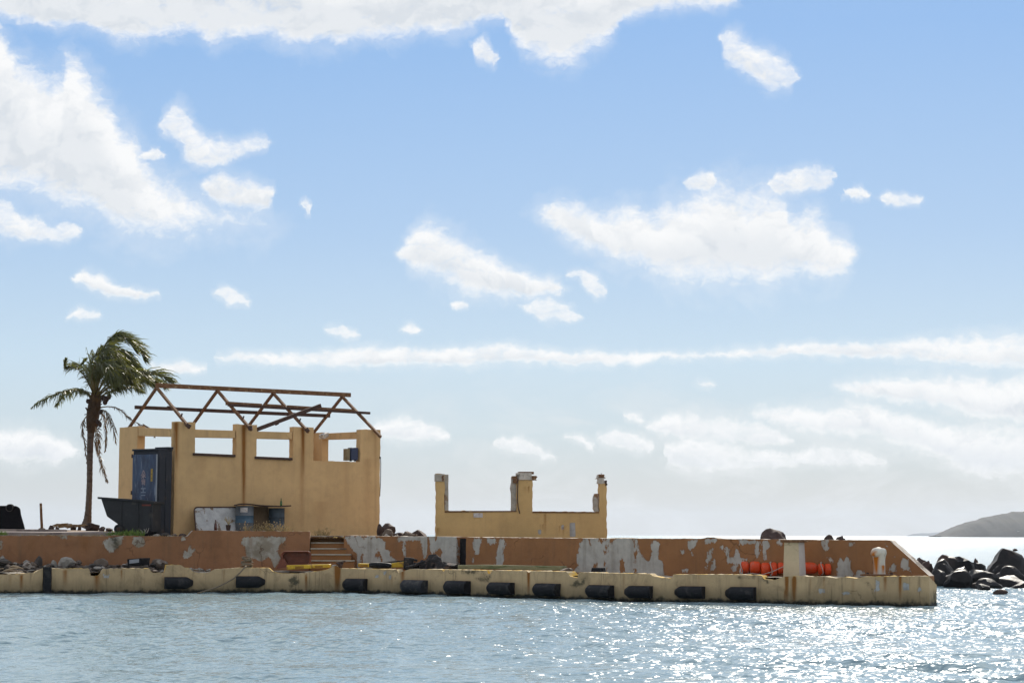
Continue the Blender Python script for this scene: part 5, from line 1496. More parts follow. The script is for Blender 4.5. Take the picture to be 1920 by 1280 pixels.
# --- mooring bollard
M['bollard'] = wall_mat('bollard_paint', (0.52, 0.49, 0.42), (0.10, 0.05, 0.03), ragged=.5, flakes=.6, rust_col=(0.42, 0.13, 0.01))
bl = thing('mooring_bollard', 'white mooring bollard with a bent head and an orange rust streak near the quay end', 'bollard', at(1648, 1077, 36.75))
Yb = 36.75
path = [(1649, 1078, .115), (1649, 1073, .108), (1649, 1064, .105), (1648.5, 1052, .108), (1648.5, 1043, .118), (1648.5, 1036, .135), (1648.3, 1031, .128), (1648, 1027.7, .09), (1648, 1026.3, .03)]
dense = []
for i in range(len(path) - 1):
    for k in range(6):
        dense.append(tuple(a_ * (1 - k / 6) + b_ * k / 6 for a_, b_ in zip(path[i], path[i + 1])))
path = dense + [path[-1]]
mb = MB(); mb.tube([at(x, y, Yb) for x, y, r_ in path], [r_ for _, _, r_ in path], 36)
post_o = mb.build('post', M['bollard'], bl, smooth=True)
mb = MB(); mb.tube([at(1648, 1035, Yb - .02), at(1641, 1035.5, Yb - .1), at(1637.5, 1038.5, Yb - .14), at(1637, 1041, Yb - .15)], [.10, .085, .06, .03], 14)
hd = mb.build('head', M['bollard'], bl, smooth=True)
streaks(post_o, 'rust', [(1643, 4.0, 1042, 1082, 1.6), (1640, 2.5, 1044, 1080, 1.2), (1656, 3, 1060, 1076, 1.2)])
paint(hd, 'rust', [[(1633, 1034), (1641, 1034), (1641, 1042), (1633, 1042)]], soft=2)
mb = MB(); mb.box(at(1647, 1077.3, Yb), (.56, .4, .035), Matrix.Rotation(-.55, 3, 'Z')); mb.build('base_plate', M['rust'], bl, bevel=.01)
for dx in (-.2, .2):
    mb = MB(); mb.tube([at(1647, 1077, Yb) + Vector((dx, -.12 - dx * .5, .0)), at(1647, 1077, Yb) + Vector((dx, -.12 - dx * .5, .045))], .025, 6); mb.build('bolt', M['rust_dark'], bl)

# ------------------------------------------------------------------ things on the upper platform
# blue cabinet
th = R(-32)
e1 = Vector((math.cos(th), math.sin(th), 0)); e2 = Vector((-e1.y, e1.x, 0))
Yc = 45.9
cn = at(293, 1000, Yc); cn.z = 0
ztop = at(293, 840.5, Yc).z
zbot = 1.17
wF = .76; dS = .50
fl_ = cn - e1 * wF
cab = thing('blue_cabinet', 'tall weathered blue metal cabinet against the left end of the roofless building', 'cabinet', (cn.x, cn.y, zbot))
def blue_mat():
    m, t, b = new_mat('weathered_blue')
    p = t.pos((5.0, 5.0, 1.1))
    n1 = t.noise(p, 1.6, 7, 0.68, 0.4); n2 = t.noise(t.pos((9, 9, 1.5)), 1.5, 6, 0.7); n3 = t.noise(t.pos(), 2.2, 4, .6)
    c = t.mix(t.ramp(n1, .35, .65, False), (0.012, 0.019, 0.042), (0.035, 0.062, 0.12))
    c = t.mix(t.math('MULTIPLY', t.ramp(n2, .52, .66), .75), c, (0.17, 0.20, 0.26))
    c = t.mix(t.math('MULTIPLY', t.ramp(n3, .55, .7), .6), c, (0.02, 0.022, 0.05))
    c = t.mix(t.ramp(t.noise(t.pos((3, 3, 1)), 3.1, 6, .7), .66, .72), c, (0.09, 0.04, 0.025))
    t.l(c, b.inputs['Base Color']); b.inputs['Roughness'].default_value = .55; bump(t, b, n2, .25, .01)
    return m
M['blue'] = blue_mat()
M['dark_metal'] = plain('dark_cabinet_metal', (0.016, 0.018, 0.024), 0.6, 0.4, 6, 0.3, second=(0.05, 0.035, 0.028), sec_amt=.15, stretch=(1, 1, .5))
Zv = Vector((0, 0, 1))
def slab_on(o, a, bq, z0, z1, nrm, d0, d1, name, mat, par, bv=0.004):
    q4 = [a + Zv * z0 + nrm * d0, bq + Zv * z0 + nrm * d0, bq + Zv * z1 + nrm * d0, a + Zv * z1 + nrm * d0]
    mb = MB(); mb.hexa(q4, [q + nrm * (d1 - d0) for q in q4]); return mb.build(name, mat, par, bevel=bv)
mb = MB()
q4 = [fl_, cn, cn + e2 * dS, fl_ + e2 * dS]
mb.hexa([q + Zv * zbot for q in q4], [q + Zv * (ztop - .04) for q in q4]); body = mb.build('body', M['dark_metal'], cab, bevel=.02)
nF = -e2; nS = e1
dr = slab_on(cab, fl_ + e1 * .012, cn - e1 * .03, zbot + .34, ztop - .13, nF, 0.002, .03, 'door', M['blue'], cab, .01)
slab_on(cab, fl_ - e1 * .01, cn + e1 * .01, ztop - .045, ztop, nF, -dS, .035, 'top_plate', M['dark_metal'], cab, .01)
slab_on(cab, cn - e1 * .02 , cn + e1 * .0, zbot + .34, ztop - .13, nF, .003, .036, 'door_edge', M['grey_panel'], cab)
slab_on(cab, fl_ + e1 * .03, cn - e1 * .05, zbot + .05, zbot + .30, nF, 0.002, .018, 'kick_plate', M['dark_metal'], cab)
s0 = cn
for (u0, u1, z0, z1) in ((.04, .22, .12, 1.05), (.27, .46, .12, 1.05), (.04, .22, 1.12, 1.85), (.27, .46, 1.12, 1.85)):
    slab_on(cab, s0 + e2 * u0, s0 + e2 * u1, zbot + z0, zbot + z1, nS, .002, .014, 'side_panel', M['dark_metal'], cab)
slab_on(cab, cn + e2 * .34, cn + e2 * .50, ztop + .002, ztop + .05, nS, -.40, .03, 'top_box', M['dark_metal'], cab)
# decals on the door
M['decal_pink'] = plain('faded_pink_print', (0.27, 0.20, 0.20), .6, .5, 40, .0)
M['decal_white'] = plain('faded_white_print', (0.17, 0.20, 0.25), .6, .5, 40, .0)
M['decal_yellow'] = plain('yellow_label', (0.33, 0.21, 0.035), .6, .25, 30, .0)
def decal(poly, mat, name):
    """flat print on the door: poly in (metres along the door, metres up)"""
    pts = [fl_ + e1 * x + Zv * (zbot + z) + nF * .0315 for x, z in poly]
    mb = MB(); mb.prism(pts, nF * .002); return mb.build(name, mat, dr)
cx = .36
def strokes(segs, wd, mat, name):
    mb = MB()
    for (x0, z0, x1, z1) in segs:
        d_ = Vector((x1 - x0, z1 - z0)); d_.normalize(); n2_ = Vector((-d_.y, d_.x)) * wd / 2
        poly = [(x0 + n2_.x, z0 + n2_.y), (x0 - n2_.x, z0 - n2_.y), (x1 - n2_.x, z1 - n2_.y), (x1 + n2_.x, z1 + n2_.y)]
        mb.prism([fl_ + e1 * x + Zv * (zbot + z) + nF * .0315 for x, z in poly], nF * .002)
    return mb.build(name, mat, dr)
strokes([(cx, 1.54, cx - .045, 1.44), (cx, 1.54, cx + .05, 1.45), (cx - .07, 1.43, cx + .075, 1.38), (cx + .06, 1.44, cx - .06, 1.36), (cx, 1.47, cx + .005, 1.22), (cx - .04, 1.34, cx - .03, 1.21), (cx + .045, 1.34, cx + .04, 1.2), (cx - .06, 1.30, cx + .06, 1.27)], .022, M['decal_pink'], 'emblem')
strokes([(cx - .07, 1.12, cx + .08, 1.12), (cx - .07, 1.03, cx + .08, 1.03), (cx - .06, .965, cx + .07, .965)], .026, M['decal_white'], 'lettering')
strokes([(cx + .005, 1.11, cx + .005, 1.04)], .03, M['decal_white'], 'lettering')
decal([(.585, 1.28), (.64, 1.28), (.64, 1.57), (.585, 1.57)], M['decal_yellow'], 'sticker')
strokes([(.595, 1.36, .63, 1.36), (.595, 1.45, .63, 1.45)], .012, M['dark_metal'], 'sticker_print')
for z_ in (1.83, .98, .45):
    mb = MB(); mb.tube([fl_ + Zv * (zbot + z_) + nF * .02 - e1 * .012, fl_ + Zv * (zbot + z_ + .09) + nF * .02 - e1 * .012], .018, 8); mb.build('hinge', M['rust_dark'], cab)

# tilt cart
M['cart'] = plain('charcoal_plastic', (0.020, 0.020, 0.021), 0.6, 0.35, 7, 0.3, second=(0.045, 0.04, 0.036), sec_amt=.2)
ct = thing('tilt_cart', 'charcoal tilt cart with a sloping nose standing before the blue cabinet', 'cart', at(240, 998, 45.4))
Yk = 45.35
outl = [(189, 934), (200, 967.5), (219, 981), (231, 989), (236, 996), (285, 997), (286, 942.5), (262, 939.5)]
fr = [at(x, y, Yk) for x, y in outl]
dv = Vector((.10, .82, 0.0))
fr_t = [q + Vector((.02, .0, 0)) for q in fr]
n_ = len(fr)
mb = MB(); mb.prism(fr, dv); mb.build('hopper', M['cart'], ct, bevel=.02)
rim0 = [at(183, 931, Yk - .04), at(262, 936.5, Yk - .04), at(289, 940, Yk - .04)]
mb = MB()
for i in range(2):
    q4 = [rim0[i] - Zv * .045, rim0[i + 1] - Zv * .045, rim0[i + 1], rim0[i]]
    mb.hexa(q4, [q + Vector((.11, .92, .0)) for q in q4])
mb.build('rim', M['cart'], ct)
for x0, x1 in ((225.5, 228.5), (257, 260), (268, 282)):
    q4 = [at(x0, 994 if x0 > 230 else 985, Yk), at(x1, 994 if x0 > 230 else 986, Yk), at(x1, 942, Yk), at(x0, 940.5, Yk)]
    mb = MB(); mb.hexa([q + Vector((0, .003, 0)) for q in q4], [q - Vector((0, .022, 0)) for q in q4]); mb.build('rib', M['cart'], ct)
q4 = [at(266, 948, Yk - .024), at(283, 948, Yk - .024), at(283, 945, Yk - .024), at(266, 945, Yk - .024)]
M['red_strip'] = plain('red_strip', (0.13, 0.03, 0.02), .6, .3, 9, .2)
mb = MB(); mb.hexa(q4, [q - Vector((0, .012, 0)) for q in q4]); mb.build('red_strip', M['red_strip'], ct)
for x_, y_, r_ in ((223, 991, .105), (278, 995, .07)):
    for dy in (-.03, .72):
        c_ = at(x_, y_, Yk); c_.y += dy
        wv = thing('wheel', None, None, (0, 0, 0))
        bpy.data.objects.remove(wv)
        mb = MB(); mb.tube([c_ + Vector((0, t_, 0)) for t_ in (-.035, -.03, .03, .035)], [r_ * .85, r_, r_, r_ * .85], 18)
        wo_ = mb.build('wheel', M['rubber'], ct, smooth=True, angle=35)
        mb = MB(); mb.tube([c_ + Vector((0, -.042, 0)), c_ + Vector((0, -.034, 0))], r_ * .4, 12); mb.build('hub', M['rust_dark'], wo_)

# leaning white board
brd = thing('white_board', 'chipped white board with rounded corners and a rusty edge, leaning on the yellow wall', 'board', at(400, 997, 46.5))
n_rr = 5
def board_poly(x0, x1, y0, y1, r_, tilt_=0.0):
    out = []
    for (cx_, cy_, a0) in ((x1 - r_, y0 + r_, -90), (x1 - 1, y1 - 1, 0), (x0 + 1, y1 - 1, 90), (x0 + r_, y0 + r_, 180)):
        rad = r_ if a0 in (-90, 180) else 1
        for i in range(n_rr + 1):
            t_ = R(a0 + 90 * i / n_rr)
            px, py = cx_ + rad * math.cos(t_), cy_ + rad * math.sin(t_)
            px += -(py - y0) * .12 if px < 400 else 0
            p_ = FP(px, py, -.16)
            p_ = p_ - Vf * (0.28 * (py - y0) / (y1 - y0))
            out.append(p_)
    return out
bp_ = board_poly(363.5, 446, 950.5, 1001, 7)
M['board_white'] = plain('chipped_white', (0.38, 0.37, 0.35), .6, .3, 6, .3, second=(0.17, 0.11, 0.07), sec_amt=.30, sec_scale=4)
mb = MB(); mb.prism(bp_, Vf * .03); mb.build('panel', M['board_white'], brd)
mb = MB(); mb.tube([q - Vf * .002 for q in bp_] + [bp_[0]], .017, 6, caps=False); mb.build('edge', M['rust_dark'], brd, smooth=True)
# drums
def drum(x0, x1, yt, back, label, top_col, band_col):
    c_ = FP((x0 + x1) / 2, 1000, back); rad = (FP(x1, 1000, back) - FP(x0, 1000, back)).length * .5 * .86
    zt_ = FP((x0 + x1) / 2, yt, back).z; z0_ = 1.15
    o = thing('drum', label, 'drum', (c_.x, c_.y, z0_), 'drums by the yellow wall')
    H_ = zt_ - z0_
    prof = [(0, .97), (.02, 1), (.46, 1), (.48, 1.045), (.50, 1), (.68, 1), (.70, 1.045), (.72, 1), (.97, 1), (.985, 1.04), (1, 1.0)]
    for nm, lo_, hi_, mt in (('lower_shell', 0, 3, M['drum_grey']), ('middle_shell', 3, 6, band_col), ('upper_shell', 6, 10, top_col)):
        mb = MB(); mb.tube([(c_.x, c_.y, z0_ + H_ * prof[i][0]) for i in range(lo_, hi_ + 1)], [rad * prof[i][1] for i in range(lo_, hi_ + 1)], 24); mb.build(nm, mt, o, smooth=True, angle=40)
    return c_, rad, zt_, o
M['drum_grey'] = plain('grey_drum_paint', (0.12, 0.13, 0.14), .6, .3, 8, .3, second=(.07, .04, .03), sec_amt=.2)
M['drum_blue'] = plain('blue_drum_paint', (0.055, 0.10, 0.14), .5, .3, 7, .2, second=(.16, .2, .22), sec_amt=.25)
M['drum_dark'] = plain('dark_blue_drum_paint', (0.035, 0.048, 0.058), .55, .3, 7, .2, second=(.09, .08, .06), sec_amt=.2)
c_, rad, zt_, dob = drum(440.5, 475.5, 948, -.42, 'grey drum with a sky blue band beside the white board', M['drum_grey'], M['drum_blue'])
lb = [Vector((c_.x + math.sin(a_) * rad * 1.02, c_.y - math.cos(a_) * rad * 1.02, 0)) for a_ in np.linspace(-.35, .45, 6)]
mb = MB()
for i in range(5):
    mb.hexa([lb[i] + Zv * (zt_ - .15), lb[i + 1] + Zv * (zt_ - .15), lb[i + 1] + Zv * (zt_ - .04), lb[i] + Zv * (zt_ - .04)], [q + Vector((0, -.003, 0)) for q in (lb[i] + Zv * (zt_ - .15), lb[i + 1] + Zv * (zt_ - .15), lb[i + 1] + Zv * (zt_ - .04), lb[i] + Zv * (zt_ - .04))])
mb.build('paper_label', M['plate'], dob)
drum(502.5, 533.5, 952, -.40, 'dark blue drum at the right end of the makeshift table', M['drum_dark'], M['drum_dark'])
q4 = [FP(474.5, 999, -.30), FP(503, 999, -.30), FP(503, 950, -.26), FP(474.5, 948.5, -.26)]
M['brown_board'] = plain('brown_board', (0.13, 0.085, 0.045), .8, .3, 6, .3)
mb = MB(); mb.hexa(q4, [q + Vf * .02 for q in q4])
solo(mb, 'brown_board', M['brown_board'], 'dark brown board standing between the two drums', 'board', q4[0])
# sheet on top of the drums
mb = MB()
xs_ = [438.5, 449, 460, 472, 486, 505, 525, 546]; yt_ = [947.3, 944.6, 944.2, 945.2, 947.0, 948.6, 949, 947.2]
vs, fs = [], []
for i, (x, y) in enumerate(zip(xs_, yt_)):
    for j, bk in enumerate((-.68, -.40, -.10)):
        p_ = FP(x, y, bk); ref = FP(x, y, -.42).z
        vs.append((p_.x, p_.y, ref + .012 * mnoise.noise(Vector((x * .1, j, 0)))))
for i in range(len(xs_) - 1):
    for j in range(2):
        a_ = i * 3 + j; fs.append((a_, a_ + 3, a_ + 4, a_ + 1))
mb.add(vs, fs)
sh = solo(mb, 'metal_sheet', M['rust_dark'], 'warped rusty sheet laid across the two drums as a table', 'sheet', Vector(vs[0]))
md = sh.modifiers.new('thickness', 'SOLIDIFY'); md.thickness = .022; md.offset = 0
def bottle(px, ytop, ybot, back, col_, label, glass=True):
    m, t, b = new_mat('bottle_glass'); b.inputs['Base Color'].default_value = col_ + (1,); b.inputs['Roughness'].default_value = .08
    b.inputs['Transmission Weight'].default_value = .75; b.inputs['IOR'].default_value = 1.5
    p_ = FP(px, ybot, back); H_ = FP(px, ytop, back).z - p_.z
    prof = [(0, .13), (.03, .14), (.5, .14), (.62, .12), (.72, .07), (.78, .055), (.95, .05), (.96, .06), (1, .06)]
    o = thing('bottle', label, 'bottle', p_)
    mb = MB(); mb.tube([(p_.x, p_.y, p_.z + H_ * a_) for a_, _ in prof], [H_ * r_ for _, r_ in prof], 14); mb.build('glass', m, o, smooth=True, angle=50)
    mb = MB(); mb.tube([(p_.x, p_.y, p_.z + H_ * .985), (p_.x, p_.y, p_.z + H_ * 1.02)], H_ * .066, 10); mb.build('cap', M['rust_dark'], o)
bottle(527, 934, 949, -.42, (0.05, 0.22, 0.03), 'green glass bottle standing on the rusty sheet')
bottle(404, 974.5, 993.6, -1.0, (0.16, 0.035, 0.015), 'brown glass bottle on the wall in front of the white board')
pt = thing('plant_pot', 'small rusty pot with a dry sprig on the wall beside the drum', 'pot', FP(428, 994, -.9))
pp = FP(428, 994, -.9)
mb = MB(); mb.tube([pp, pp + Zv * .04, pp + Zv * .12, pp + Zv * .13], [.04, .05, .06, .062], 12); mb.build('pot', M['rust_dark'], pt, smooth=True, angle=40)
M['dry'] = plain('dry_stalk', (0.36, 0.26, 0.12), .9, .4, 30, .1)
mb = MB()
for k in range(14):
    a_ = rr.uniform(0, 6.28); l_ = rr.uniform(.08, .2)
    mb.tube([pp + Zv * .12, pp + Zv * (.12 + l_ * .6) + Vector((math.cos(a_) * .04, math.sin(a_) * .04, 0)), pp + Zv * (.12 + l_) + Vector((math.cos(a_) * .1, math.sin(a_) * .1, 0))], .005, 4)
mb.build('sprig', M['dry'], pt)

# dark container at the far left
M['black_steel'] = plain('black_painted_steel', (0.012, 0.011, 0.012), .95, .4, 5, .3, second=(.03, .022, .02), sec_amt=.15, spec=.03)
cn_ = thing('dark_container', 'dark steel container with sloping end and a ring shaped pipe mouth on its top edge', 'container', at(10, 992, 48.2))
Yd = 48.2
ol = [(-70, 992), (47.5, 992), (39.5, 964), (38.5, 955), (36, 950.5), (30, 947.8), (12, 947.5), (-70, 947)]
mb = MB(); mb.prism([at(x, y, Yd) for x, y in ol], (-0.35, 1.3, 0)); mb.build('shell', M['black_steel'], cn_, bevel=.03)
c_ = at(20.5, 951, Yd)
mb = MB(); mb.tube([c_ + Vector((-.01, -.10, -.01)), c_ + Vector((0, 0, 0)), c_ + Vector((-.05, .22, -.02))], [.083, .085, .085], 18); pm_ = mb.build('pipe', M['black_steel'], cn_, smooth=True, angle=40)
mb = MB(); mb.tube([c_ + Vector((math.cos(t_) * .083 - .01, -.105, math.sin(t_) * .083 - .01)) for t_ in np.linspace(0, 2 * math.pi, 22)], .010, 6, caps=False); mb.build('pipe_lip', M['stone_dark'], pm_, smooth=True)
# post
mb = MB(); mb.tube([at(78.7, 992, 48.5), at(77.5, 970, 48.5), at(76.5, 943, 48.5)], [.034, .032, .031], 10)
ps = thing('metal_post', 'thin rusty post standing alone on the slab left of the palm', 'post', at(78.5, 992, 48.5))
mb.build('pole', M['rust'], ps, smooth=True, angle=50)
mb = MB(); mb.tube([at(78.5, 993, 48.5), at(78.5, 990.5, 48.5), at(78.5, 989, 48.5)], [.09, .08, .035], 10); mb.build('foot', M['stone_mid'], ps, smooth=True)

# two dark lumps where the purlin meets the truss
for k, (x, y, r_) in enumerate(((316.5, 762, .05), (325.5, 763, .045))):
    mb = MB(); c_ = at(x, y, 47.3)
    rk = rock('clamp', STONES[k], M['rust_dark'], (c_.x, c_.y, c_.z - .04), (r_ * 1.2, r_, r_ * 1.5), k, ['rounded dark clamp where the long purlin meets the first truss', 'smaller dark clamp on the long purlin right of the first truss'][k], 'clamp')

# ------------------------------------------------------------------ coconut palm
def leaf_mat(name, col, trans, glow):
    m, t, b = new_mat(name)
    n_ = t.noise(t.pos(), 9.0, 4, 0.6)
    c = t.mix(n_, tuple(x * 0.55 for x in col), tuple(min(1, x * 1.5) for x in col))
    t.l(c, b.inputs['Base Color']); b.inputs['Roughness'].default_value = 0.45
    tr = t.n('ShaderNodeBsdfTranslucent'); tr.inputs[0].default_value = trans + (1,)
    mx = t.n('ShaderNodeMixShader'); mx.inputs[0].default_value = glow
    t.l(b.outputs[0], mx.inputs[1]); t.l(tr.outputs[0], mx.inputs[2])
    t.l(mx.outputs[0], [n for n in t.t.nodes if n.type == 'OUTPUT_MATERIAL'][0].inputs[0])
    return m
M['frond'] = leaf_mat('palm_leaf', (0.045, 0.055, 0.016), (0.20, 0.20, 0.03), 0.30)
M['frond_dry'] = leaf_mat('dry_palm_leaf', (0.10, 0.06, 0.025), (0.20, 0.12, 0.04), 0.2)
M['rachis'] = plain('palm_rib', (0.14, 0.11, 0.035), .6, .3, 9, .2)
M['rachis_dry'] = plain('dry_palm_rib', (0.20, 0.12, 0.05), .7, .3, 9, .3)
M['trunk'] = plain('palm_trunk', (0.125, 0.09, 0.066), .9, .4, 12, 1.0, second=(.08, .055, .04), sec_amt=.3, stretch=(1, 1, 4))
M['fibre'] = plain('palm_fibre', (0.075, 0.043, 0.024), .95, .5, 18, 1.0, second=(.15, .085, .04), sec_amt=.25, stretch=(2, 2, .6))
YP = 50.0
PXM = FPX / YP
palm = thing('palm_tree', 'coconut palm with wind blown fronds and a leaning slim trunk', 'palm tree', at(163, 988, YP))
def pp_(x, y, dy=0.0):
    return at(x, y, YP + dy)
tr_ = [(160, 990, 12.5), (162.5, 984, 9.5), (164.5, 972, 7.2), (165.8, 955, 6.0), (167, 930, 5.6), (168, 905, 5.4), (168.3, 880, 5.4), (168.6, 855, 5.6), (169.3, 830, 6.0), (170.5, 808, 6.8), (172, 792, 8)]
pts, rad = [], []
for i in range(len(tr_) - 1):
    for k in range(7):
        t_ = k / 7
        x, y, r_ = (a * (1 - t_) + c * t_ for a, c in zip(tr_[i], tr_[i + 1]))
        pts.append(pp_(x, y)); rad.append((r_ / PXM) * (1 + .035 * math.sin((i * 7 + k) * 2.1) + .02 * rr.uniform(-1, 1)))
mb = MB(); mb.tube(pts, rad, 14); mb.build('trunk', M['trunk'], palm, smooth=True)
mb = MB(); mb.tube([pp_(170.5, 812), pp_(171.5, 800), pp_(173, 788), pp_(175, 774), pp_(177, 760), pp_(179, 746), pp_(180, 735), pp_(181, 726)], [r_ / PXM for r_ in (6.5, 9.5, 11.5, 12.5, 12.0, 10.5, 8, 4)], 14)
for k in range(42):
    a_ = rr.uniform(0, 6.28); y = rr.uniform(745, 806); x = 176 + (775 - y) * .08
    c_ = pp_(x, y); o_ = Vector((math.cos(a_), math.sin(a_), 0)) * (11.5 / PXM)
    mb.bar(c_ + o_ * .8, c_ + o_ * rr.uniform(1.15, 1.55) + Vector((0, 0, rr.uniform(-.05, .16))), .05, .018)
mb.build('crown_fibre', M['fibre'], palm)

def smooth_path(pts, n_):
    """Catmull-Rom through (px, py, dy)"""
    P = [Vector(p) for p in pts]
    P = [P[0] * 2 - P[1]] + P + [P[-1] * 2 - P[-2]]
    out = []
    m_ = len(P) - 3
    for k in range(n_ + 1):
        u_ = min(k / n_ * m_, m_ - 1e-6); i = int(u_); t_ = u_ - i
        p0, p1, p2, p3 = P[i:i + 4]
        out.append(0.5 * ((2 * p1) + (p2 - p0) * t_ + (2 * p0 - 5 * p1 + 4 * p2 - p3) * t_ ** 2 + (3 * p1 - p0 - 3 * p2 + p3) * t_ ** 3))
    return out
def frond(path, llen=0.42, n_=46, dry=False, wind=0.55, sag=0.6, start=0.16, thin=1.0, seed=0, spread=0.75):
    r2 = random.Random(seed)
    W_ = [pp_(*p) for p in smooth_path(path, n_)]
    mb = MB(); mb.cur = 0
    mb.tube(W_, [(0.024 * (1 - .85 * i / n_)) * thin for i in range(n_ + 1)], 5)
    mb.cur = 1
    for i in range(int(n_ * start), n_ + 1):
        t_ = i / n_
        tg = (W_[min(i + 1, n_)] - W_[max(i - 1, 0)]).normalized()
        sd_ = tg.cross(Vector((0, 0, 1)))
        if sd_.length < .2:
            sd_ = Vector((0, 1, 0))
        sd_.normalize(); up_ = sd_.cross(tg)
        prof = (math.sin(math.pi * min(1, (t_ - start) / (1 - start) * .86 + .12)) ** .6)
        for s in (-1, 1):
            for rep in range(3 if llen > .4 else 2):
                if r2.random() < (0.32 if dry else 0.07):
                    continue
                L = llen * (1.28 if llen > .4 else 1.0) * prof * r2.uniform(.6, 1.2)
                base = W_[i] + tg * r2.uniform(-.02, .02)
                d1 = (sd_ * s * spread * r2.uniform(.4, 1.1) + tg * r2.uniform(.45, .9) + Vector((wind * r2.uniform(.4, 1.2), 0, -.25 * sag + .12)) + up_ * r2.uniform(-.1, .3) + Vector((r2.gauss(0, .22), r2.gauss(0, .22), r2.gauss(0, .22)))).normalized()
                d2 = (d1 * .75 + Vector((wind * .5, 0, -sag * r2.uniform(.1, 1.1)))).normalized()
                d3 = (d2 * .7 + Vector((wind * .4, 0, -sag * r2.uniform(.1, 1.2)))).normalized()
                wv = d1.cross(Vector((r2.uniform(-1, 1), r2.uniform(-1, 1), r2.uniform(.2, 1)))).normalized() * (.011 if not dry else .009)
                p1 = base + d1 * L * .36; p2 = p1 + d2 * L * .36; p3 = p2 + d3 * L * .3
                mb.add([base - wv * .6, base + wv * .6, p1 + wv * 1.1, p1 - wv * 1.1, p2 + wv * .8, p2 - wv * .8, p3], [(0, 1, 2, 3), (3, 2, 4, 5), (5, 4, 6)])
    o = mb.build('frond', [M['rachis_dry'] if dry else M['rachis'], M['frond_dry'] if dry else M['frond']], palm)
    return o
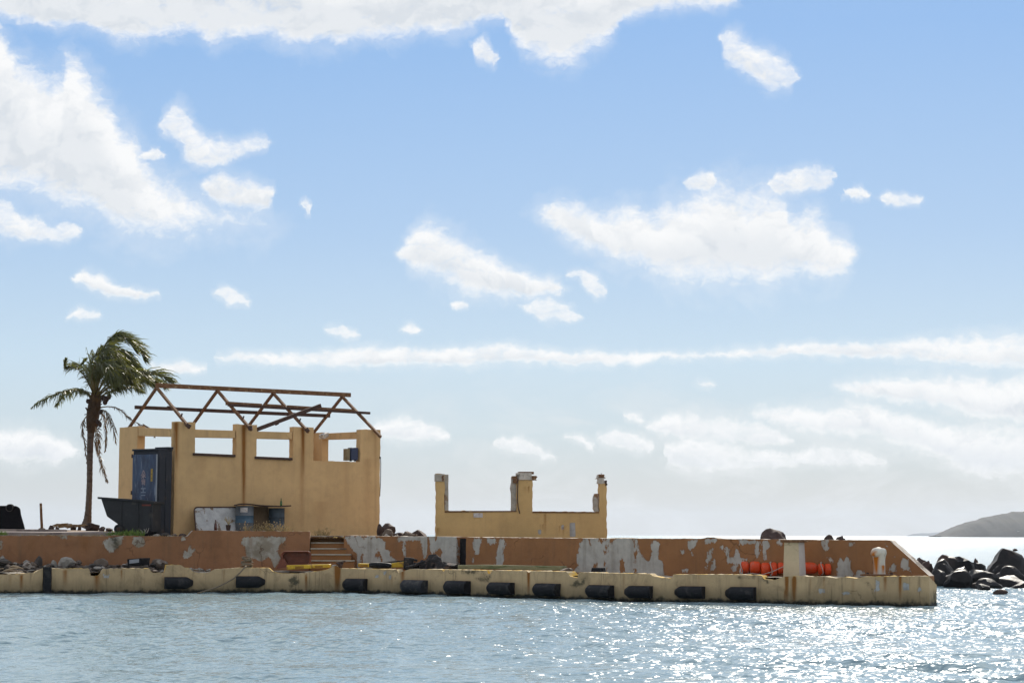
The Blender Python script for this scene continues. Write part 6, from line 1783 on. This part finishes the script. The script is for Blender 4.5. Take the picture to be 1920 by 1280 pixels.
FR = [
 ([(177, 742, 0), (171, 705, -.2), (173, 675, -.35), (188, 657, -.5), (208, 660, -.6), (222, 680, -.7), (228, 705, -.75)], .52, 60, False, .35, 1.0),
 ([(179, 740, 0), (178, 700, .1), (186, 672, .2), (204, 655, .3), (226, 660, .45), (243, 680, .5), (250, 702, .5)], .50, 56, False, .45, .9),
 ([(180, 738, 0), (190, 695, .3), (203, 655, .5), (220, 636, .7), (243, 640, .9), (262, 660, 1.0), (272, 676, 1.1)], .45, 56, False, .6, .45),
 ([(180, 740, 0), (186, 690, -.2), (195, 652, -.3), (208, 633, -.3), (222, 628, -.4), (240, 640, -.5), (256, 662, -.5)], .42, 52, False, .6, .5),
 ([(180, 740, 0), (187, 700, .5), (197, 664, .9), (207, 640, 1.1), (217, 628, 1.2), (224, 624, 1.3)], .30, 46, False, .75, .1),
 ([(178, 738, 0), (182, 690, .6), (186, 660, .8), (190, 648, .9)], .16, 36, False, .5, .1),
 ([(182, 742, 0), (200, 722, -.3), (225, 706, -.6), (255, 697, -.9), (285, 699, -1.1), (306, 706, -1.2), (320, 714, -1.3)], .46, 56, False, .5, .75),
 ([(183, 744, 0), (205, 726, .3), (235, 714, .6), (265, 710, .8), (290, 714, .9), (306, 724, 1.0)], .46, 52, False, .45, .8),
 ([(184, 746, 0), (203, 735, -.5), (225, 728, -.9), (248, 727, -1.2), (268, 735, -1.4)], .38, 44, False, .3, .9),
 ([(180, 744, 0), (195, 715, -.7), (214, 695, -1.1), (236, 690, -1.4), (256, 702, -1.6)], .44, 48, False, .4, .9),
 ([(179, 742, 0), (184, 712, -.3), (192, 690, -.5), (206, 678, -.6), (222, 684, -.7), (238, 702, -.7), (244, 716, -.7)], .50, 54, False, .4, 1.0),
 ([(178, 742, 0), (176, 705, -.5), (184, 676, -.8), (198, 668, -.9), (210, 680, -1.0), (218, 708, -1.0), (219, 726, -1.0)], .52, 54, False, .3, 1.1),
 ([(181, 742, 0), (194, 712, .2), (212, 690, .3), (236, 684, .4), (258, 694, .4), (276, 708, .4)], .48, 54, False, .5, .9),
 ([(182, 744, 0), (198, 724, .1), (220, 712, .1), (246, 706, .1), (270, 712, .1), (290, 722, .1)], .46, 50, False, .4, 1.0),
 ([(179, 742, 0), (180, 712, .4), (188, 684, .6), (200, 666, .7), (220, 660, .8), (240, 672, .9), (256, 690, .9)], .48, 54, False, .5, .8),
 ([(180, 742, 0), (188, 708, .8), (200, 680, 1.2), (216, 668, 1.5), (234, 676, 1.7), (248, 696, 1.8)], .48, 50, False, .5, .8),
 ([(179, 742, 0), (176, 716, -.4), (178, 694, -.7), (184, 682, -.9), (194, 690, -1.0), (199, 712, -1.0)], .46, 46, False, .3, 1.0),
 ([(183, 745, 0), (200, 728, .5), (222, 716, .8), (244, 716, 1.0), (262, 724, 1.1)], .44, 44, False, .4, .9),
 ([(177, 742, 0), (168, 722, -.3), (158, 704, -.6), (146, 692, -.8), (133, 687, -1.0), (123, 690, -1.1)], .34, 46, False, .25, .8),
 ([(177, 740, 0), (168, 712, .3), (160, 695, .5), (152, 686, .7), (140, 684, .8), (128, 683, .9)], .30, 44, False, .3, .55),
 ([(122, 690, -1.1), (120, 683, -1.1), (122, 672, -1.15)], .14, 16, False, .5, -.3),
 ([(150, 686, .7), (155, 679, .7), (161, 674, .7)], .15, 16, False, .5, -.3),
 ([(175, 748, 0), (163, 737, -.2), (143, 731, -.5), (118, 734, -.8), (88, 745, -1.1), (60, 763, -1.3)], .36, 58, False, .15, 1.1),
 ([(174, 750, 0), (164, 737, .3), (150, 730, .6), (133, 733, .9), (117, 744, 1.1), (104, 760, 1.2)], .34, 48, False, .15, 1.1),
 ([(178, 744, 0), (175, 715, 1.0), (180, 690, 1.6), (195, 678, 1.9), (214, 688, 2.2), (226, 712, 2.3)], .50, 52, False, .35, 1.0),
 ([(178, 742, 0), (172, 712, -.9), (176, 690, -1.4), (190, 680, -1.7), (205, 692, -1.9), (212, 716, -2.0)], .48, 50, False, .35, 1.0),
 ([(184, 765, 0), (203, 762, -.3), (222, 766, -.5), (236, 778, -.6), (252, 790, -.7), (276, 801, -.8)], .20, 40, True, .25, 1.2),
 ([(184, 768, 0), (196, 770, -.3), (206, 786, -.5), (213, 806, -.6), (218, 832, -.6)], .26, 40, True, .1, 1.4),
 ([(184, 770, 0), (192, 776, .4), (198, 796, .6), (199, 820, .6), (197, 846, .6)], .24, 36, True, .1, 1.4),
 ([(178, 795, 0), (180, 815, -.2), (181, 835, -.25), (186, 860, -.25), (192, 880, -.25), (201, 903, -.25)], .30, 44, True, .15, 1.3),
 ([(166, 776, 0), (157, 788, -.2), (155, 805, -.25), (158, 830, -.25), (163, 868, -.2)], .22, 40, True, .25, 1.3),
 ([(176, 790, 0), (180, 800, .3), (184, 820, .4), (187, 848, .4)], .24, 32, True, .15, 1.3),
 ([(268, 795, -.75), (285, 806, -.8), (290, 818, -.85)], .14, 14, True, .1, 1.2),
]
for k, a_ in enumerate(FR):
    frond(a_[0], a_[1], a_[2], a_[3], a_[4], a_[5], start=(0.2 if a_[2] > 20 else 0.02), seed=k, thin=1.0 if not a_[3] else .7)
for x, y, dy, r_ in ((193, 745, -.2, 5.0), (199, 748, -.25, 5.5), (204, 744, -.1, 4.5), (197, 754, -.2, 4.6), (183, 790, -.2, 4), (187, 795, -.2, 4.2), (165, 752, -.2, 4), (189, 772, -.25, 4.2)):
    mb = MB(); c_ = pp_(x, y, dy); r0 = r_ / PXM
    mb.tube([c_ + Vector((0, 0, v * r0 * 1.15)) for v in (-1, -.85, -.5, 0, .5, .85, 1)], [r0 * s_ for s_ in (.1, .52, .86, 1, .86, .52, .1)], 10)
    mb.build('coconut', M['rock_brown'], palm, smooth=True)
# litter at the palm's foot
rock_px('root_boulder', ROCKS[4], M['rock_brown'], 160, 186, 979.5, 49.2, 1.28, .6, 'rounded brown boulder against the foot of the palm', 'rock', None, .8)
for k in range(16):
    x = rr.uniform(92, 158); L_ = rr.uniform(10, 34); Y = 49.0 + rr.uniform(-.6, .9); y0 = 988.5 - rr.uniform(0, 4)
    a, c_ = at(x, y0 + 1.5, Y), at(x + L_, y0 - rr.uniform(0, 4.5), Y + rr.uniform(-.3, .3))
    mb = MB(); mb.tube([a, a.lerp(c_, .5) + Vector((0, 0, rr.uniform(.0, .04))), c_], [.014, .018, .008], 5)
    for q in range(7):
        b_ = a.lerp(c_, .2 + .11 * q); e_ = b_ + Vector((rr.uniform(-.05, .12), rr.uniform(-.15, .15), rr.uniform(-.05, .03)))
        mb.add([b_ + Vector((0, 0, .006)), b_ - Vector((0, 0, .006)), e_], [(0, 1, 2)])
    solo(mb, 'fallen_frond', M['rachis_dry'], 'dry brown palm frond stem lying left of the palm foot', 'frond', a, 'dry frond stems on the slab')
LIT = [(90, 103, 984, 'dark husk at the left end of the dry fronds'), (132, 143, 983, 'brown coconut husk among the dry fronds'), (145, 153, 984.5, 'small brown coconut husk left of the palm foot'), (186, 198, 986.5, 'reddish husk right of the palm foot'), (199, 212, 989, 'low reddish stone between the palm and the cart'), (103, 112, 986, 'small husk beside the dark one under the dry fronds')]
for k, (x0, x1, yt, lab) in enumerate(LIT):
    rock_px('coconut_husk', STONES[k], M['rock_brown'], x0, x1, yt, 48.8, 1.28, k, lab, 'husk', None, .9)

# ------------------------------------------------------------------ weeds and grass
M['grass'] = leaf_mat('green_grass', (0.075, 0.13, 0.02), (0.25, 0.34, 0.05), .35)
M['grass_dry'] = leaf_mat('dry_grass', (0.26, 0.19, 0.08), (0.42, 0.30, 0.12), .35)
M['seed'] = leaf_mat('dry_seed_heads', (0.42, 0.30, 0.14), (0.60, 0.45, 0.22), .4)
def tuft(name, spots, hgt, n_, mats, label, cat, heads=False, seed=1, lean=.5):
    r2 = random.Random(seed)
    mb = MB()
    b0 = None
    for (x0, x1, Y, z) in spots:
        for k in range(n_):
            x = gx(r2.uniform(x0, x1), Y); y = Y + r2.uniform(-.22, .22)
            b_ = Vector((x, y, z))
            b0 = b0 or b_
            h_ = hgt * r2.uniform(.45, 1.1)
            d_ = Vector((r2.gauss(.05, lean), r2.gauss(0, lean), 1)).normalized()
            w_ = Vector((r2.uniform(-1, 1), r2.uniform(-1, 1), 0)).normalized() * (.007 if heads else .010)
            m_ = b_ + d_ * h_ * .55; e_ = m_ + (d_ + Vector((r2.gauss(0, .5), r2.gauss(0, .3), -.35))).normalized() * h_ * .5
            mb.cur = 0
            mb.add([b_ - w_, b_ + w_, m_ + w_ * .8, m_ - w_ * .8, e_], [(0, 1, 2, 3), (3, 2, 4)])
            if heads and r2.random() < .55:
                mb.cur = 1
                s_ = r2.uniform(.008, .018)
                mb.add([e_ + Vector(v) * s_ for v in ((1, 0, 0), (-.5, .87, 0), (-.5, -.87, 0), (0, 0, 1.4), (0, 0, -1.4))], [(0, 1, 3), (1, 2, 3), (2, 0, 3), (1, 0, 4), (2, 1, 4), (0, 2, 4)])
    o = solo(mb, name, mats, label, cat, b0)
    o['kind'] = 'stuff'
    return o
tuft('dry_weeds', [(455, 500, 45.45, 1.2), (490, 540, 45.5, 1.2), (500, 545, 45.4, 1.2)], .36, 90, [M['grass_dry'], M['seed']], 'dry seeding weeds behind the raised wall block in front of the drums', 'weeds', True, 3)
tuft('dry_weeds', [(590, 616, 46.0, 1.17), (596, 612, 46.0, 1.17)], .28, 40, [M['grass_dry'], M['seed']], 'small clump of dry weeds above the stairs at the foot of the yellow wall', 'weeds', True, 4)
tuft('grass', [(203, 228, 44.75, 1.20), (228, 272, 44.8, 1.2), (235, 262, 44.7, 1.21)], .16, 110, [M['grass']], 'bright green grass on the wall top before the cart', 'grass', False, 5)
tuft('grass', [(-12, 12, 44.2, 1.21)], .13, 90, [M['grass']], 'green grass on the wall top at the picture edge', 'grass', False, 6)
tuft('grass', [(20, 210, 44.7, 1.19), (60, 210, 44.6, 1.19)], .06, 120, [M['grass_dry']], 'short dry grass along the wall top beside the slab', 'grass', False, 7)
tuft('grass', [(275, 352, 45.0, 1.18), (590, 720, 45.3, 1.16)], .07, 90, [M['grass_dry']], 'short dry grass at the foot of the yellow building', 'grass', False, 8)
for k, (x0, x1, yt, mt, lab) in enumerate([(300, 322, 997.5, 'stone_dark', 'flat dark scrap before the foot of the blue cabinet'), (322, 332, 1000, 'stone_mid', 'small brown stone on the wall top right of the cabinet'), (333, 350, 999.5, 'rock_brown', 'reddish stone on the wall top beside the raised wall block'), (286, 300, 1000.5, 'stone_pale', 'pale chip on the wall top before the cabinet'), (312, 322, 1002, 'stone_pale', 'small white chip on the wall top right of the grass')]):
    rock_px('stone', STONES[k], M[mt], x0, x1, yt, 45.05, 1.16, k, lab, 'stone', None, .8)
# kerb debris on the deck at the foot of the white wall patch
mb = MB()
for (x0, y0, x1, y1) in ((269, 996, 275, 990), (272, 996, 270, 991), (275, 995, 279, 989), (268, 995, 262, 992)):
    mb.tube([at(x0, y0 + 4, 45.0), at((x0 + x1) / 2 + 1, (y0 + y1) / 2 + 1.5, 45.0), at(x1, y1, 45.0)], [.012, .010, .006], 5)
solo(mb, 'bleached_twig', M['stone_pale'], 'bleached forked twig on the wall top before the blue cabinet', 'twig', at(270, 1000, 45.0))

# ------------------------------------------------------------------ sea air
mb = MB(); mb.box((0, 4600, 51.5), (18600, 9900, 113))
hz = mb.build('haze', [], None)
m = bpy.data.materials.new('sea_haze'); m.use_nodes = True
t = NT(m.node_tree)
pv = t.n('ShaderNodeVolumePrincipled')
pv.inputs['Color'].default_value = (0.74, 0.85, 1.0, 1)
pv.inputs['Density'].default_value = HAZE
pv.inputs['Anisotropy'].default_value = 0.2
o_ = t.n('ShaderNodeOutputMaterial'); t.l(pv.outputs[0], o_.inputs['Volume'])
hz.data.materials.append(m)

props(hz, 'thin salt haze over the sea', 'haze', None, 'stuff')
